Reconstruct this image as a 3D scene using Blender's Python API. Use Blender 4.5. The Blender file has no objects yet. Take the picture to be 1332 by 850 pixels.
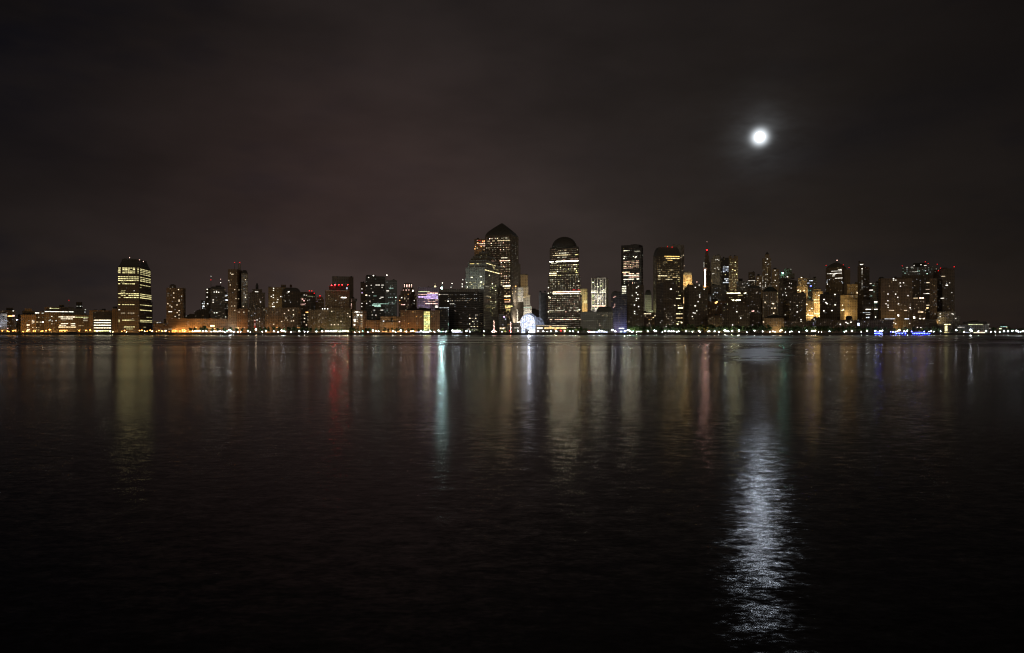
import bpy, bmesh, math, random
from math import sin, cos, pi, radians, sqrt, atan
from mathutils import Vector, Matrix
SC = bpy.context.scene
COL = SC.collection
RNG = random.Random(7)
WGAIN = 0.52

# ---------------------------------------------------------------- camera numbers
F = 930.0            # focal length in pixels of a 1332 px wide frame
CX, CY = 666.0, 430.5  # centre column and horizon row
H = 8.0              # eye height above the water
LAND = 3.2           # quay level
SHORE = 1400.0

def zat(y, Y): return H + (CY - y) / F * Y
def xat(x, Y): return (x - CX) / F * Y

# ---------------------------------------------------------------- node helpers
def newmat(name):
    m = bpy.data.materials.new(name); m.use_nodes = True
    m.node_tree.nodes.clear()
    return m
class NT:
    def __init__(s, tree): s.t = tree
    def n(s, typ, **kw):
        nd = s.t.nodes.new(typ)
        for k, v in kw.items(): setattr(nd, k, v)
        return nd
    def put(s, sock, v):
        if isinstance(v, bpy.types.NodeSocket): s.t.links.new(v, sock)
        else: sock.default_value = v
    def m(s, op, a, b=None, c=None, clamp=False):
        nd = s.n('ShaderNodeMath', operation=op, use_clamp=clamp)
        s.put(nd.inputs[0], a)
        if b is not None: s.put(nd.inputs[1], b)
        if c is not None: s.put(nd.inputs[2], c)
        return nd.outputs[0]
    def vm(s, op, a, b=None):
        nd = s.n('ShaderNodeVectorMath', operation=op)
        s.put(nd.inputs[0], a)
        if b is not None: s.put(nd.inputs[1], b)
        return nd.outputs['Value'] if op in ('DOT_PRODUCT', 'LENGTH') else nd.outputs[0]
    def mix(s, f, a, b, blend='MIX'):
        nd = s.n('ShaderNodeMix', data_type='RGBA', blend_type=blend)
        s.put(nd.inputs[0], f); s.put(nd.inputs[6], a); s.put(nd.inputs[7], b)
        return nd.outputs[2]
    def noise(s, vec, scale, detail=2.0, rough=0.5):
        nd = s.n('ShaderNodeTexNoise')
        if vec is not None: s.put(nd.inputs['Vector'], vec)
        nd.inputs['Scale'].default_value = scale
        nd.inputs['Detail'].default_value = detail
        nd.inputs['Roughness'].default_value = rough
        return nd.outputs['Fac']
    def ramp(s, f, lo, hi, a=0.0, b=1.0):
        nd = s.n('ShaderNodeMapRange'); nd.clamp = True
        s.put(nd.inputs[0], f)
        for i, v in enumerate((lo, hi, a, b)): s.put(nd.inputs[i + 1], v)
        return nd.outputs[0]

def rgba(c): return (c[0], c[1], c[2], 1.0)

def facade_mat(name, wall, glass=(0.02, 0.025, 0.03), floor=3.8, bay=4.0, fw=0.55, fh=0.5, wall_rough=0.75, glass_rough=0.12, stain=0.25):
    """Wall with a regular grid of dark unlit panes, in the building's own metres."""
    m = newmat(name); t = NT(m.node_tree)
    tc = t.n('ShaderNodeTexCoord'); geo = t.n('ShaderNodeNewGeometry')
    P = tc.outputs['Object']; N = tc.outputs['Normal']
    tan = t.vm('CROSS_PRODUCT', (0, 0, 1), N)
    u = t.vm('DOT_PRODUCT', tan, P)
    sx = t.n('ShaderNodeSeparateXYZ'); t.put(sx.inputs[0], P); v = sx.outputs[2]
    sn = t.n('ShaderNodeSeparateXYZ'); t.put(sn.inputs[0], N)
    fu = t.m('FRACT', t.m('ADD', t.m('DIVIDE', u, bay), 100.25))
    fv = t.m('FRACT', t.m('ADD', t.m('DIVIDE', v, floor), 100.2))
    mu = t.m('LESS_THAN', fu, fw); mv = t.m('LESS_THAN', fv, fh)
    side = t.m('LESS_THAN', t.m('ABSOLUTE', sn.outputs[2]), 0.5)
    mask = t.m('MULTIPLY', t.m('MULTIPLY', mu, mv), side)
    n1 = t.noise(P, 0.05, 4.0, 0.6)
    n2 = t.noise(P, 0.9, 2.0)
    dirt = t.m('MULTIPLY', t.ramp(n1, 0.3, 0.7, 1.0 - stain, 1.0 + stain), t.ramp(n2, 0.2, 0.8, 0.92, 1.08))
    wc = t.n('ShaderNodeRGB'); wc.outputs[0].default_value = rgba(wall)
    sc = t.n('ShaderNodeVectorMath', operation='SCALE'); t.put(sc.inputs[0], wc.outputs[0]); t.put(sc.inputs['Scale'], dirt)
    cell = t.n('ShaderNodeCombineXYZ'); t.put(cell.inputs[0], t.m('FLOOR', t.m('DIVIDE', u, bay))); t.put(cell.inputs[1], t.m('FLOOR', t.m('DIVIDE', v, floor)))
    wn = t.n('ShaderNodeTexWhiteNoise', noise_dimensions='3D'); t.put(wn.inputs['Vector'], cell.outputs[0])
    blind = t.m('POWER', wn.outputs['Value'], 3.0)
    gl = t.mix(t.m('MULTIPLY', blind, .8), rgba(glass), (wall[0]*.55 + .06, wall[1]*.55 + .055, wall[2]*.55 + .05, 1))
    gl = t.mix(.28, gl, sc.outputs[0])
    col = t.mix(mask, sc.outputs[0], gl)
    rough = t.m('ADD', t.m('MULTIPLY', mask, glass_rough - wall_rough), wall_rough)
    b = t.n('ShaderNodeBsdfPrincipled'); t.put(b.inputs['Base Color'], col); t.put(b.inputs['Roughness'], rough)
    o = t.n('ShaderNodeOutputMaterial'); t.put(o.inputs[0], b.outputs[0])
    return m

def plain_mat(name, col, rough=0.7, metal=0.0, var=0.2, scale=0.3):
    m = newmat(name); t = NT(m.node_tree)
    tc = t.n('ShaderNodeTexCoord')
    f = t.ramp(t.noise(tc.outputs['Object'], scale, 4.0, 0.6), 0.3, 0.7, 1 - var, 1 + var)
    wc = t.n('ShaderNodeRGB'); wc.outputs[0].default_value = rgba(col)
    sc = t.n('ShaderNodeVectorMath', operation='SCALE'); t.put(sc.inputs[0], wc.outputs[0]); t.put(sc.inputs['Scale'], f)
    b = t.n('ShaderNodeBsdfPrincipled'); t.put(b.inputs['Base Color'], sc.outputs[0])
    b.inputs['Roughness'].default_value = rough; b.inputs['Metallic'].default_value = metal
    o = t.n('ShaderNodeOutputMaterial'); t.put(o.inputs[0], b.outputs[0])
    return m

def lamp_mat(name, col, strength, sample=True):
    m = newmat(name); t = NT(m.node_tree)
    e = t.n('ShaderNodeEmission'); e.inputs[0].default_value = rgba(col); e.inputs[1].default_value = strength
    o = t.n('ShaderNodeOutputMaterial'); t.put(o.inputs[0], e.outputs[0])
    m.cycles.emission_sampling = 'FRONT' if sample else 'NONE'
    return m

def window_mat(name, attr=None):
    """A lit room behind glass: its light comes from the object's own colour (alpha / 0.02 = strength)."""
    m = newmat(name); t = NT(m.node_tree)
    geo = t.n('ShaderNodeNewGeometry')
    f = t.ramp(t.noise(geo.outputs['Position'], 0.55, 1.0), 0.3, 0.7, 0.45, 1.55)
    if attr:
        a = t.n('ShaderNodeAttribute', attribute_name=attr); c, al = a.outputs['Color'], a.outputs['Alpha']
    else:
        a = t.n('ShaderNodeObjectInfo'); c, al = a.outputs['Color'], a.outputs['Alpha']
    e = t.n('ShaderNodeEmission'); t.put(e.inputs[0], c)
    t.put(e.inputs[1], t.m('MULTIPLY', t.m('MULTIPLY', al, 250.0 * WGAIN), f))
    g = t.n('ShaderNodeBsdfGlossy'); g.inputs['Roughness'].default_value = 0.1; g.inputs[0].default_value = (0.04, 0.04, 0.04, 1)
    s = t.n('ShaderNodeAddShader'); t.put(s.inputs[0], e.outputs[0]); t.put(s.inputs[1], g.outputs[0])
    o = t.n('ShaderNodeOutputMaterial'); t.put(o.inputs[0], s.outputs[0])
    m.cycles.emission_sampling = 'NONE'
    return m

# ---------------------------------------------------------------- mesh helpers
class MB:
    def __init__(s): s.v = []; s.f = []
    def add(s, vs, fs):
        o = len(s.v); s.v += [tuple(p) for p in vs]; s.f += [tuple(i + o for i in q) for q in fs]; return s
    def box(s, x0, x1, y0, y1, z0, z1):
        return s.add([(x0,y0,z0),(x1,y0,z0),(x1,y1,z0),(x0,y1,z0),(x0,y0,z1),(x1,y0,z1),(x1,y1,z1),(x0,y1,z1)],
                     [(0,3,2,1),(4,5,6,7),(0,1,5,4),(1,2,6,5),(2,3,7,6),(3,0,4,7)])
    def loft(s, rings):
        """rings: lists of points (same count, counter-clockwise from above), bottom to top; capped."""
        n = len(rings[0]); vs = [p for r in rings for p in r]; fs = []
        for k in range(len(rings) - 1):
            for i in range(n):
                j = (i + 1) % n
                fs.append((k*n+i, k*n+j, (k+1)*n+j, (k+1)*n+i))
        fs.append(tuple(reversed(range(n)))); fs.append(tuple(range((len(rings)-1)*n, len(rings)*n)))
        return s.add(vs, fs)
    def cyl(s, x, y, z0, z1, r0, r1=None, n=10):
        r1 = r0 if r1 is None else r1
        return s.loft([[(x+r0*cos(2*pi*i/n), y+r0*sin(2*pi*i/n), z0) for i in range(n)],
                       [(x+r1*cos(2*pi*i/n), y+r1*sin(2*pi*i/n), z1) for i in range(n)]])
    def tube(s, a, b, r0, r1=None, n=6):
        r1 = r0 if r1 is None else r1
        a, b = Vector(a), Vector(b); d = (b - a).normalized()
        u = d.orthogonal().normalized(); w = d.cross(u)
        return s.loft([[a + (u*cos(2*pi*i/n) + w*sin(2*pi*i/n))*r0 for i in range(n)],
                       [b + (u*cos(2*pi*i/n) + w*sin(2*pi*i/n))*r1 for i in range(n)]])
    def ball(s, x, y, z, r, n=8, k=5):
        rings = [[(x+r*sin(pi*j/k)*cos(2*pi*i/n), y+r*sin(pi*j/k)*sin(2*pi*i/n), z-r*cos(pi*j/k)) for i in range(n)] for j in range(1, k)]
        return s.loft(rings)
    def mesh(s, name):
        me = bpy.data.meshes.new(name); me.from_pydata(s.v, [], s.f); me.update(); return me
    def build(s, name, mat, parent=None):
        return link(name, s.mesh(name), mat, parent)
def link(name, me, mat, parent=None):
    if mat is not None and not me.materials: me.materials.append(mat)
    o = bpy.data.objects.new(name, me); COL.objects.link(o)
    if parent is not None: o.parent = parent
    return o
def tag(o, label=None, cat=None, group=None, kind=None):
    for k, v in (('label', label), ('category', cat), ('group', group), ('kind', kind)):
        if v: o[k] = v
    return o
def root(name, loc, label, cat, group=None):
    o = bpy.data.objects.new(name, None); COL.objects.link(o); o.location = loc
    o.empty_display_size = 1.0
    return tag(o, label, cat, group)

WC = dict(ww=(1.0, 0.80, 0.52), cw=(0.88, 0.95, 1.0), nw=(1.0, 0.93, 0.80), ye=(1.0, 0.88, 0.40), yg=(0.92, 1.0, 0.55), dy=(1.0, 0.70, 0.30),
          so=(1.0, 0.40, 0.07), og=(1.0, 0.48, 0.14), pk=(1.0, 0.58, 0.48), pu=(0.72, 0.50, 1.0), gr=(0.62, 1.0, 0.82), rd=(1.0, 0.012, 0.016),
          bl=(0.10, 0.12, 1.0), lb=(0.72, 0.80, 1.0), te=(0.35, 1.0, 0.80))
WIN_ME = MB().add([(-.5,-.12,-.5),(.5,-.12,-.5),(.5,-.12,.5),(-.5,-.12,.5),(-.5,.05,-.5),(.5,.05,-.5),(.5,.05,.5),(-.5,.05,.5)],
                  [(0,1,2,3),(0,4,5,1),(1,5,6,2),(2,6,7,3),(3,7,4,0)]).mesh('lit_window')
WMAT = window_mat('lit_room_glass'); WMATA = window_mat('lit_room_glass_many', 'room_light')
WIN_ME.materials.append(WMAT)
LAMPM = {}
def glow(col, strength, sample=True):
    k = (col, round(strength, 2), sample)
    if k not in LAMPM: LAMPM[k] = lamp_mat('lamp_light', WC[col] if isinstance(col, str) else col, strength, sample)
    return LAMPM[k]

M = {}
def mats():
    M['brown'] = facade_mat('brown_brick', (0.25, 0.175, 0.105), floor=3.2, bay=3.4, fw=0.45)
    M['red'] = facade_mat('red_brick', (0.28, 0.175, 0.10), floor=3.3, bay=3.6, fw=0.5)
    M['tan'] = facade_mat('tan_stone', (0.38, 0.29, 0.18), floor=3.6, bay=3.8, fw=0.42)
    M['gold'] = facade_mat('buff_limestone', (0.44, 0.34, 0.21), floor=3.8, bay=4.2, fw=0.40)
    M['pale'] = facade_mat('pale_stone', (0.45, 0.42, 0.36), floor=4.0, bay=4.2, fw=0.45)
    M['grey'] = facade_mat('grey_concrete', (0.28, 0.27, 0.25), floor=3.5, bay=4.0, fw=0.6)
    M['dark'] = facade_mat('dark_brick', (0.16, 0.125, 0.09), floor=3.2, bay=3.6, fw=0.5)
    M['glass'] = facade_mat('dark_curtain_wall', (0.06, 0.06, 0.06), (0.015, 0.02, 0.022), floor=3.9, bay=1.6, fw=0.85, fh=0.62, wall_rough=0.35, glass_rough=0.06)
    M['blue'] = facade_mat('grey_granite_and_glass', (0.20, 0.21, 0.21), (0.03, 0.04, 0.05), floor=4.0, bay=3.2, fw=0.6, fh=0.6, wall_rough=0.5, glass_rough=0.06)
    M['steel'] = facade_mat('black_steel_frame', (0.035, 0.032, 0.03), (0.012, 0.014, 0.016), floor=3.9, bay=3.0, fw=0.8, fh=0.55, wall_rough=0.45, glass_rough=0.06)
    M['roof'] = plain_mat('roof_felt', (0.05, 0.048, 0.045), 0.9)
    M['slate'] = plain_mat('dark_copper_roof', (0.095, 0.092, 0.085), 0.6)
    M['mast'] = plain_mat('painted_steel', (0.12, 0.12, 0.12), 0.5, 0.3)
    M['wood'] = plain_mat('tank_cedar', (0.12, 0.08, 0.05), 0.85)
    M['stonetrim'] = plain_mat('pale_cornice', (0.42, 0.40, 0.36), 0.7)
mats()

# ---------------------------------------------------------------- buildings
ALLB = []
class Tier: pass
class B:
    """A building: an Empty on the ground and parts under it. Pixel columns and rows of the photograph give widths and heights at the distance Y."""
    def __init__(s, name, label, Y, mat='brown', cat='building', xm=None, group=None):
        s.name, s.label, s.Y, s.mat, s.cat = name, label, float(Y), mat, cat
        s.xm = xm; s.o = None; s.T = []; s.W = []; s.group = group; s.extra = []; s.boost = 1.0; s.tint = None
        s.rng = random.Random(hash(label) % 100000 if False else sum(ord(c)*(i+1) for i, c in enumerate(label)))
        ALLB.append(s)
    def _root(s, x):
        if s.o is None:
            s.xm = x if s.xm is None else s.xm
            s.base = Vector((xat(s.xm, s.Y), s.Y, LAND))
            s.o = root(s.name, s.base, s.label, s.cat, s.group)
        return s.o
    def tier(s, x0, x1, yt, xc=None, yb=None, dy=0.0, d=26.0, mat=None, part=None, layers=None, rnd=False, th=18.0, parapet=0.0, g=False, roofmat=None):
        Y = s.Y + dy; s._root((x0 + x1) / 2)
        if yb is None: zb = LAND if (g or not s.T) else s.T[-1].z1
        else: zb = zat(yb, s.Y)
        t = Tier(); t.x0, t.x1, t.yt, t.z0, t.z1, t.Y = x0, x1, yt, zb, zat(yt, s.Y), Y
        xm = (x0 + x1) / 2 if xc is None else xc
        ph = atan((xm - CX) / F); tt = Vector((cos(ph), -sin(ph))); rr = Vector((sin(ph), cos(ph)))
        C = Vector((xat(xm, Y), Y))
        def along(D, px):
            k = (px - CX) / F
            return (k * C.y - C.x) / (D.x - k * D.y)
        t.round = rnd; t.part = part or ('tower_block' if not s.T else 'upper_block')
        if rnd:
            r = (x1 - x0) / 2 / F * Y * cos(ph)
            t.c = C + rr * r; t.r = r
            poly = [t.c + Vector((cos(2*pi*i/24), sin(2*pi*i/24))) * r for i in range(24)]
            t.edges = []
        elif xc is None:
            a, b = along(tt, x0), along(tt, x1)
            L, R = C + tt*a, C + tt*b
            poly = [L, R, R + rr*d, L + rr*d]; t.edges = [(L, R)]
        else:
            th_ = radians(th)
            dl = -tt*cos(th_) + rr*sin(th_); dr = tt*sin(th_) + rr*cos(th_)
            L = C + dl*along(dl, x0); R = C + dr*along(dr, x1)
            if (R - C).length < d: R2 = C + dr*d
            else: R2 = R
            poly = [L, C, R, L + (R - C)]; t.edges = [(L, C), (C, R)]
        t.poly = poly; t.cen = sum(poly, Vector((0, 0))) / len(poly)
        mb = MB(); bx, by, bz = s.base
        def ring(sc, z): return [((t.cen + (p - t.cen)*sc).x - bx, (t.cen + (p - t.cen)*sc).y - by, z - bz) for p in poly]
        lay = layers or []
        mb.loft([ring(1, t.z0), ring(1, t.z1)])
        t.obj = mb.build(part or ('tower_block' if not s.T else 'upper_block'), M[mat or s.mat], s.o)
        if lay:
            rings = [ring(sc, zat(y, s.Y)) for sc, y in [(0.985, yt)] + list(lay)]
            rb = MB(); rb.loft(rings); rb.build('crown', M[roofmat or 'slate'], s.o)
        if parapet:
            pb = MB(); n = len(poly)
            pb.loft([ring(1.012, t.z1 - 0.6), ring(1.012, t.z1 + parapet)])
            pb.build('cornice', M['stonetrim'] if parapet > 1 else M[mat or s.mat], s.o)
        t.ztop = zat(lay[-1][1], s.Y) if lay else t.z1
        s.T.append(t); return s
    def bulk(s, x0, x1, yt, yb=None, dy=6.0, mat='roof', d=10.0, part='roof_bulkhead', **k):
        if yb is None:
            hit = [t for t in s.T if t.x0 <= (x0+x1)/2 <= t.x1]
            zb = max(t.z1 for t in hit) if hit else s.T[-1].z1
            yb = CY - (zb - H)*F/s.Y
        n = len(s.T); s.tier(x0, x1, yt, yb=yb, dy=dy, mat=mat, d=d, part=part, **k)
        s.T.insert(0, s.T.pop()) if n and s.T[-1].z0 > 0 and False else None
        return s
    def tank(s, x, yt, yb, r=3.0, dy=8.0):
        Y = s.Y + dy; c = Vector((xat(x, Y), Y)) - Vector(s.base[:2]); z0, z1 = zat(yb, s.Y) - LAND, zat(yt, s.Y) - LAND
        h = z1 - z0; mb = MB()
        mb.cyl(c.x, c.y, z0 + h*0.25, z0 + h*0.75, r, r*0.97, 12).cyl(c.x, c.y, z0 + h*0.75, z1, r*1.06, 0.2, 12)
        for a in range(4): mb.tube((c.x+cos(a*pi/2)*r*.7, c.y+sin(a*pi/2)*r*.7, z0-0.3), (c.x+cos(a*pi/2)*r*.7, c.y+sin(a*pi/2)*r*.7, z0+h*.26), 0.25, n=4)
        mb.build('water_tank', M['wood'], s.o); return s
    def mast(s, x, y0, y1, r=0.45, dy=8.0, part='antenna'):
        Y = s.Y + dy; c = Vector((xat(x, Y), Y)) - Vector(s.base[:2])
        mb = MB().cyl(c.x, c.y, zat(y0, s.Y) - LAND, zat(y1, s.Y) - LAND, r, r*0.35, 6)
        mb.build(part, M['mast'], s.o); return s
    def beacon(s, x, y, col='rd', r=1.0, b=12.0, dy=0.0, part='warning_light', sample=True):
        Y = s.Y + dy; c = Vector((xat(x, Y), Y)) - Vector(s.base[:2]); z = zat(y, s.Y) - LAND
        if col == 'rd' and part == 'warning_light' and r < 1.25: r *= .78; b = b*.65 if b < 12 else b
        mb = MB().ball(c.x, c.y, z, r, 6, 4)
        o = mb.build(part, glow(col, b, sample), s.o)
        # a short stem down to the roof carries it
        zr = max([t.ztop for t in s.T if t.x0-1 <= x <= t.x1+1] or [zat(y, s.Y) - 3]) - LAND
        if z - r > zr - 3.0: MB().cyl(c.x, c.y, min(zr, z-r)-0.5, z - r*0.6, 0.18, n=5).build('lamp_stem', M['mast'], o)
        return s
    # ---- windows
    def place(s, x, z, tiers=None, px_y=None):
        best = None
        for t in s.T:
            if not (t.x0 <= x <= t.x1 and t.z0 - 0.5 <= z <= t.z1 + 0.5): continue
            k = (x - CX)/F
            if t.round:
                # ray from the camera to the circle
                D = Vector((k, 1)).normalized(); b_ = D.dot(t.c); q = b_*b_ - t.c.length_squared + t.r*t.r
                if q < 0: continue
                P = D*(b_ - sqrt(q)); nrm = (P - t.c).normalized()
                if best is None or P.y < best[0].y: best = (P, nrm)
            else:
                for A, Bb in t.edges:
                    dd = Bb - A; den = dd.x - k*dd.y
                    if abs(den) < 1e-6: continue
                    u = (k*A.y - A.x)/den
                    if -0.01 <= u <= 1.01:
                        P = A + dd*u; nrm = Vector((dd.y, -dd.x)).normalized()
                        if best is None or P.y < best[0].y: best = (P, nrm)
        return best
    def wz(s, x, z, col, w=2.0, h=1.7, b=1.0):
        p = s.place(x, z)
        if p: s.W.append((p[0], z, p[1], w, h, WC[col], b))
        return s
    def win(s, x, y, col='nw', w=2.4, h=2.0, b=2.0): return s.wz(x, zat(y, s.Y), col, w, h, b)
    def wins(s, pts, col='nw', w=2.4, h=2.0, b=2.0):
        for x, y in pts: s.win(x, y, col, w, h, b)
        return s
    def row(s, y, x0, x1, col='ye', b=1.6, h=1.7, gap=0.0, p=1.0):
        """A ribbon of lit windows along one floor: one strip per face and gap."""
        z = zat(y, s.Y); n = max(1, int(round((x1-x0)/3.2))); xs = [x0 + (x1-x0)*i/n for i in range(n+1)]
        for a, c in zip(xs, xs[1:]):
            if p < 1 and s.rng.random() > p: continue
            pm = s.place((a+c)/2, z); pa = s.place(a + .02, z); pb = s.place(c - .02, z)
            if not pm: continue
            w = 0.0
            for q in (pa, pb):
                if q and (q[1] - pm[1]).length < 0.2: w = max(w, (q[0] - pm[0]).length*2)
            w = min(w or 2.0, 14.0) - 0.35
            s.W.append((pm[0], z, pm[1], max(w, 0.6), h, WC[col], b*s.rng.uniform(0.7, 1.25)))
        return s
    def rand(s, x0, x1, y0, y1, p=0.1, cols='nw,ww,cw', dx=2.6, dy=2.5, w=1.9, h=1.5, b=1.2, rows=0.0, var=1.0):
        cs = cols.split(','); ny = max(1, int((y1-y0)/dy)); nx = max(1, int((x1-x0)/dx))
        for j in range(ny):
            y = y0 + (j+.5)*(y1-y0)/ny; z = zat(y, s.Y)
            pr = p
            if rows: pr = p * (0.25 + (3.0 if s.rng.random() < rows else 0.0))
            for i in range(nx):
                if s.rng.random() > pr: continue
                x = x0 + (i+.5)*(x1-x0)/nx
                bb = b * math.exp(s.rng.gauss(-0.3, 0.75*var))
                s.wz(x, z, s.rng.choice(cs), w*s.rng.uniform(.8, 1.15), h*s.rng.uniform(.85, 1.1), min(bb, 9))
        return s
    def flood(s, x, y, col, power, ahead=14.0, size=8.0, yaim=None, z=None):
        """A floodlight as a bare area light, added ahead of the wall it lights."""
        li = bpy.data.lights.new('floodlight', 'AREA'); li.energy = power; li.color = WC[col] if isinstance(col, str) else col
        li.size = size; li.shape = 'SQUARE'
        o = bpy.data.objects.new('floodlight', li); COL.objects.link(o)
        Y = s.Y - ahead
        P = Vector((xat(x, s.Y), Y, zat(y, s.Y))); Tt = Vector((xat(x, s.Y), s.Y, zat(yaim if yaim else y-18, s.Y)))
        s._root(x); o.parent = s.o; o.location = P - s.base
        o.rotation_euler = (P - Tt).to_track_quat('Z', 'Y').to_euler()
        return s
    def finish(s):
        for t in list(s.T):
            if t.part not in ('tower_block', 'upper_block', 'main_block', 'shaft', 'lower_shaft', 'river_wing', 'broad_base', 'upper_storeys'): continue
            wm, hm = (t.x1 - t.x0), (t.z1 - t.z0)
            for _ in range(int(min(26, wm*hm/55))):
                s.wz(t.x0 + s.rng.random()*wm, t.z0 + 3.4*int(s.rng.random()*hm/3.4) + 1.7, s.rng.choice(('ww', 'ww', 'nw', 'dy', 'cw')), 1.7, 1.6, s.rng.uniform(.08, .5))
        for t in s.T:
            if t.round or t.ztop > t.z1 + .1 or t.part in ('canopy', 'lit_pier', 'dark_bay', 'wall_rib', 'roof_bulkhead', 'roof_house', 'dark_notch', 'roof_stair', 'recessed_front', 'roof_band') or s.name in ('ferry_canopy', 'terrace_building'): continue
            if any(q is not t and q.z0 >= t.z1 - 1 and q.x0 < t.x1 and q.x1 > t.x0 for q in s.T): continue
            A, Bc, Cc, Dd = t.poly
            for _ in range(s.rng.choice((1, 2, 2, 3))):
                a = s.rng.uniform(.12, .8); bq = s.rng.uniform(.3, .75); ww = s.rng.uniform(.08, .28); h = s.rng.uniform(1.2, 3.6)
                p0 = A.lerp(Bc, a).lerp(Dd.lerp(Cc, a), bq) - Vector(s.base[:2]); L = (Bc - A).length*ww; q = MB()
                z = t.z1 - s.base.z
                if s.rng.random() < .3: q.cyl(p0.x, p0.y, z, z + h, 1.6, 1.5, 10)
                else: q.box(p0.x - L/2, p0.x + L/2, p0.y - 2.5, p0.y + 2.5, z, z + h)
                q.build('roof_plant', M['roof'], s.o)
        W = sorted(s.W, key=lambda w: -w[3]*w[4]*(1 + w[6]))
        objs, rest = W[:WMAX], W[WMAX:]
        def tone(c, b):
            b = (b if b < 1 else b**1.5) * s.boost
            if s.tint: c = tuple(p*q for p, q in zip(c, s.tint))
            return c, b
        for P, z, n, w, h, c, b in objs:
            c, b = tone(c, b)
            o = bpy.data.objects.new('lit_window', WIN_ME); COL.objects.link(o); o.parent = s.o
            o.location = (P.x - s.base.x, P.y - s.base.y, z - s.base.z); o.rotation_euler = (0, 0, math.atan2(n.x, -n.y))
            o.scale = (w if w > 3 else w*.86, 1, h*.74 if h < 6 else h); o.color = (c[0], c[1], c[2], min(b*0.004, 1.0))
        if rest:
            mb = MB(); cols = []
            for P, z, n, w, h, c, b in rest:
                c, b = tone(c, b)
                a = math.atan2(n.x, -n.y); R = Matrix.Rotation(a, 3, 'Z'); T0 = Vector((P.x, P.y, z)) - s.base
                mb.add([R @ Vector((v.co.x*w*.86, v.co.y, v.co.z*h*.74)) + T0 for v in WIN_ME.vertices], [tuple(p.vertices) for p in WIN_ME.polygons])
                cols += [(c[0], c[1], c[2], b*0.004)]*8
            o = mb.build('small_lit_windows', WMATA, s.o); o['kind'] = 'stuff'
            at = o.data.color_attributes.new('room_light', 'FLOAT_COLOR', 'POINT')
            at.data.foreach_set('color', [q for c in cols for q in c])
WMAX = 100
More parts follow.
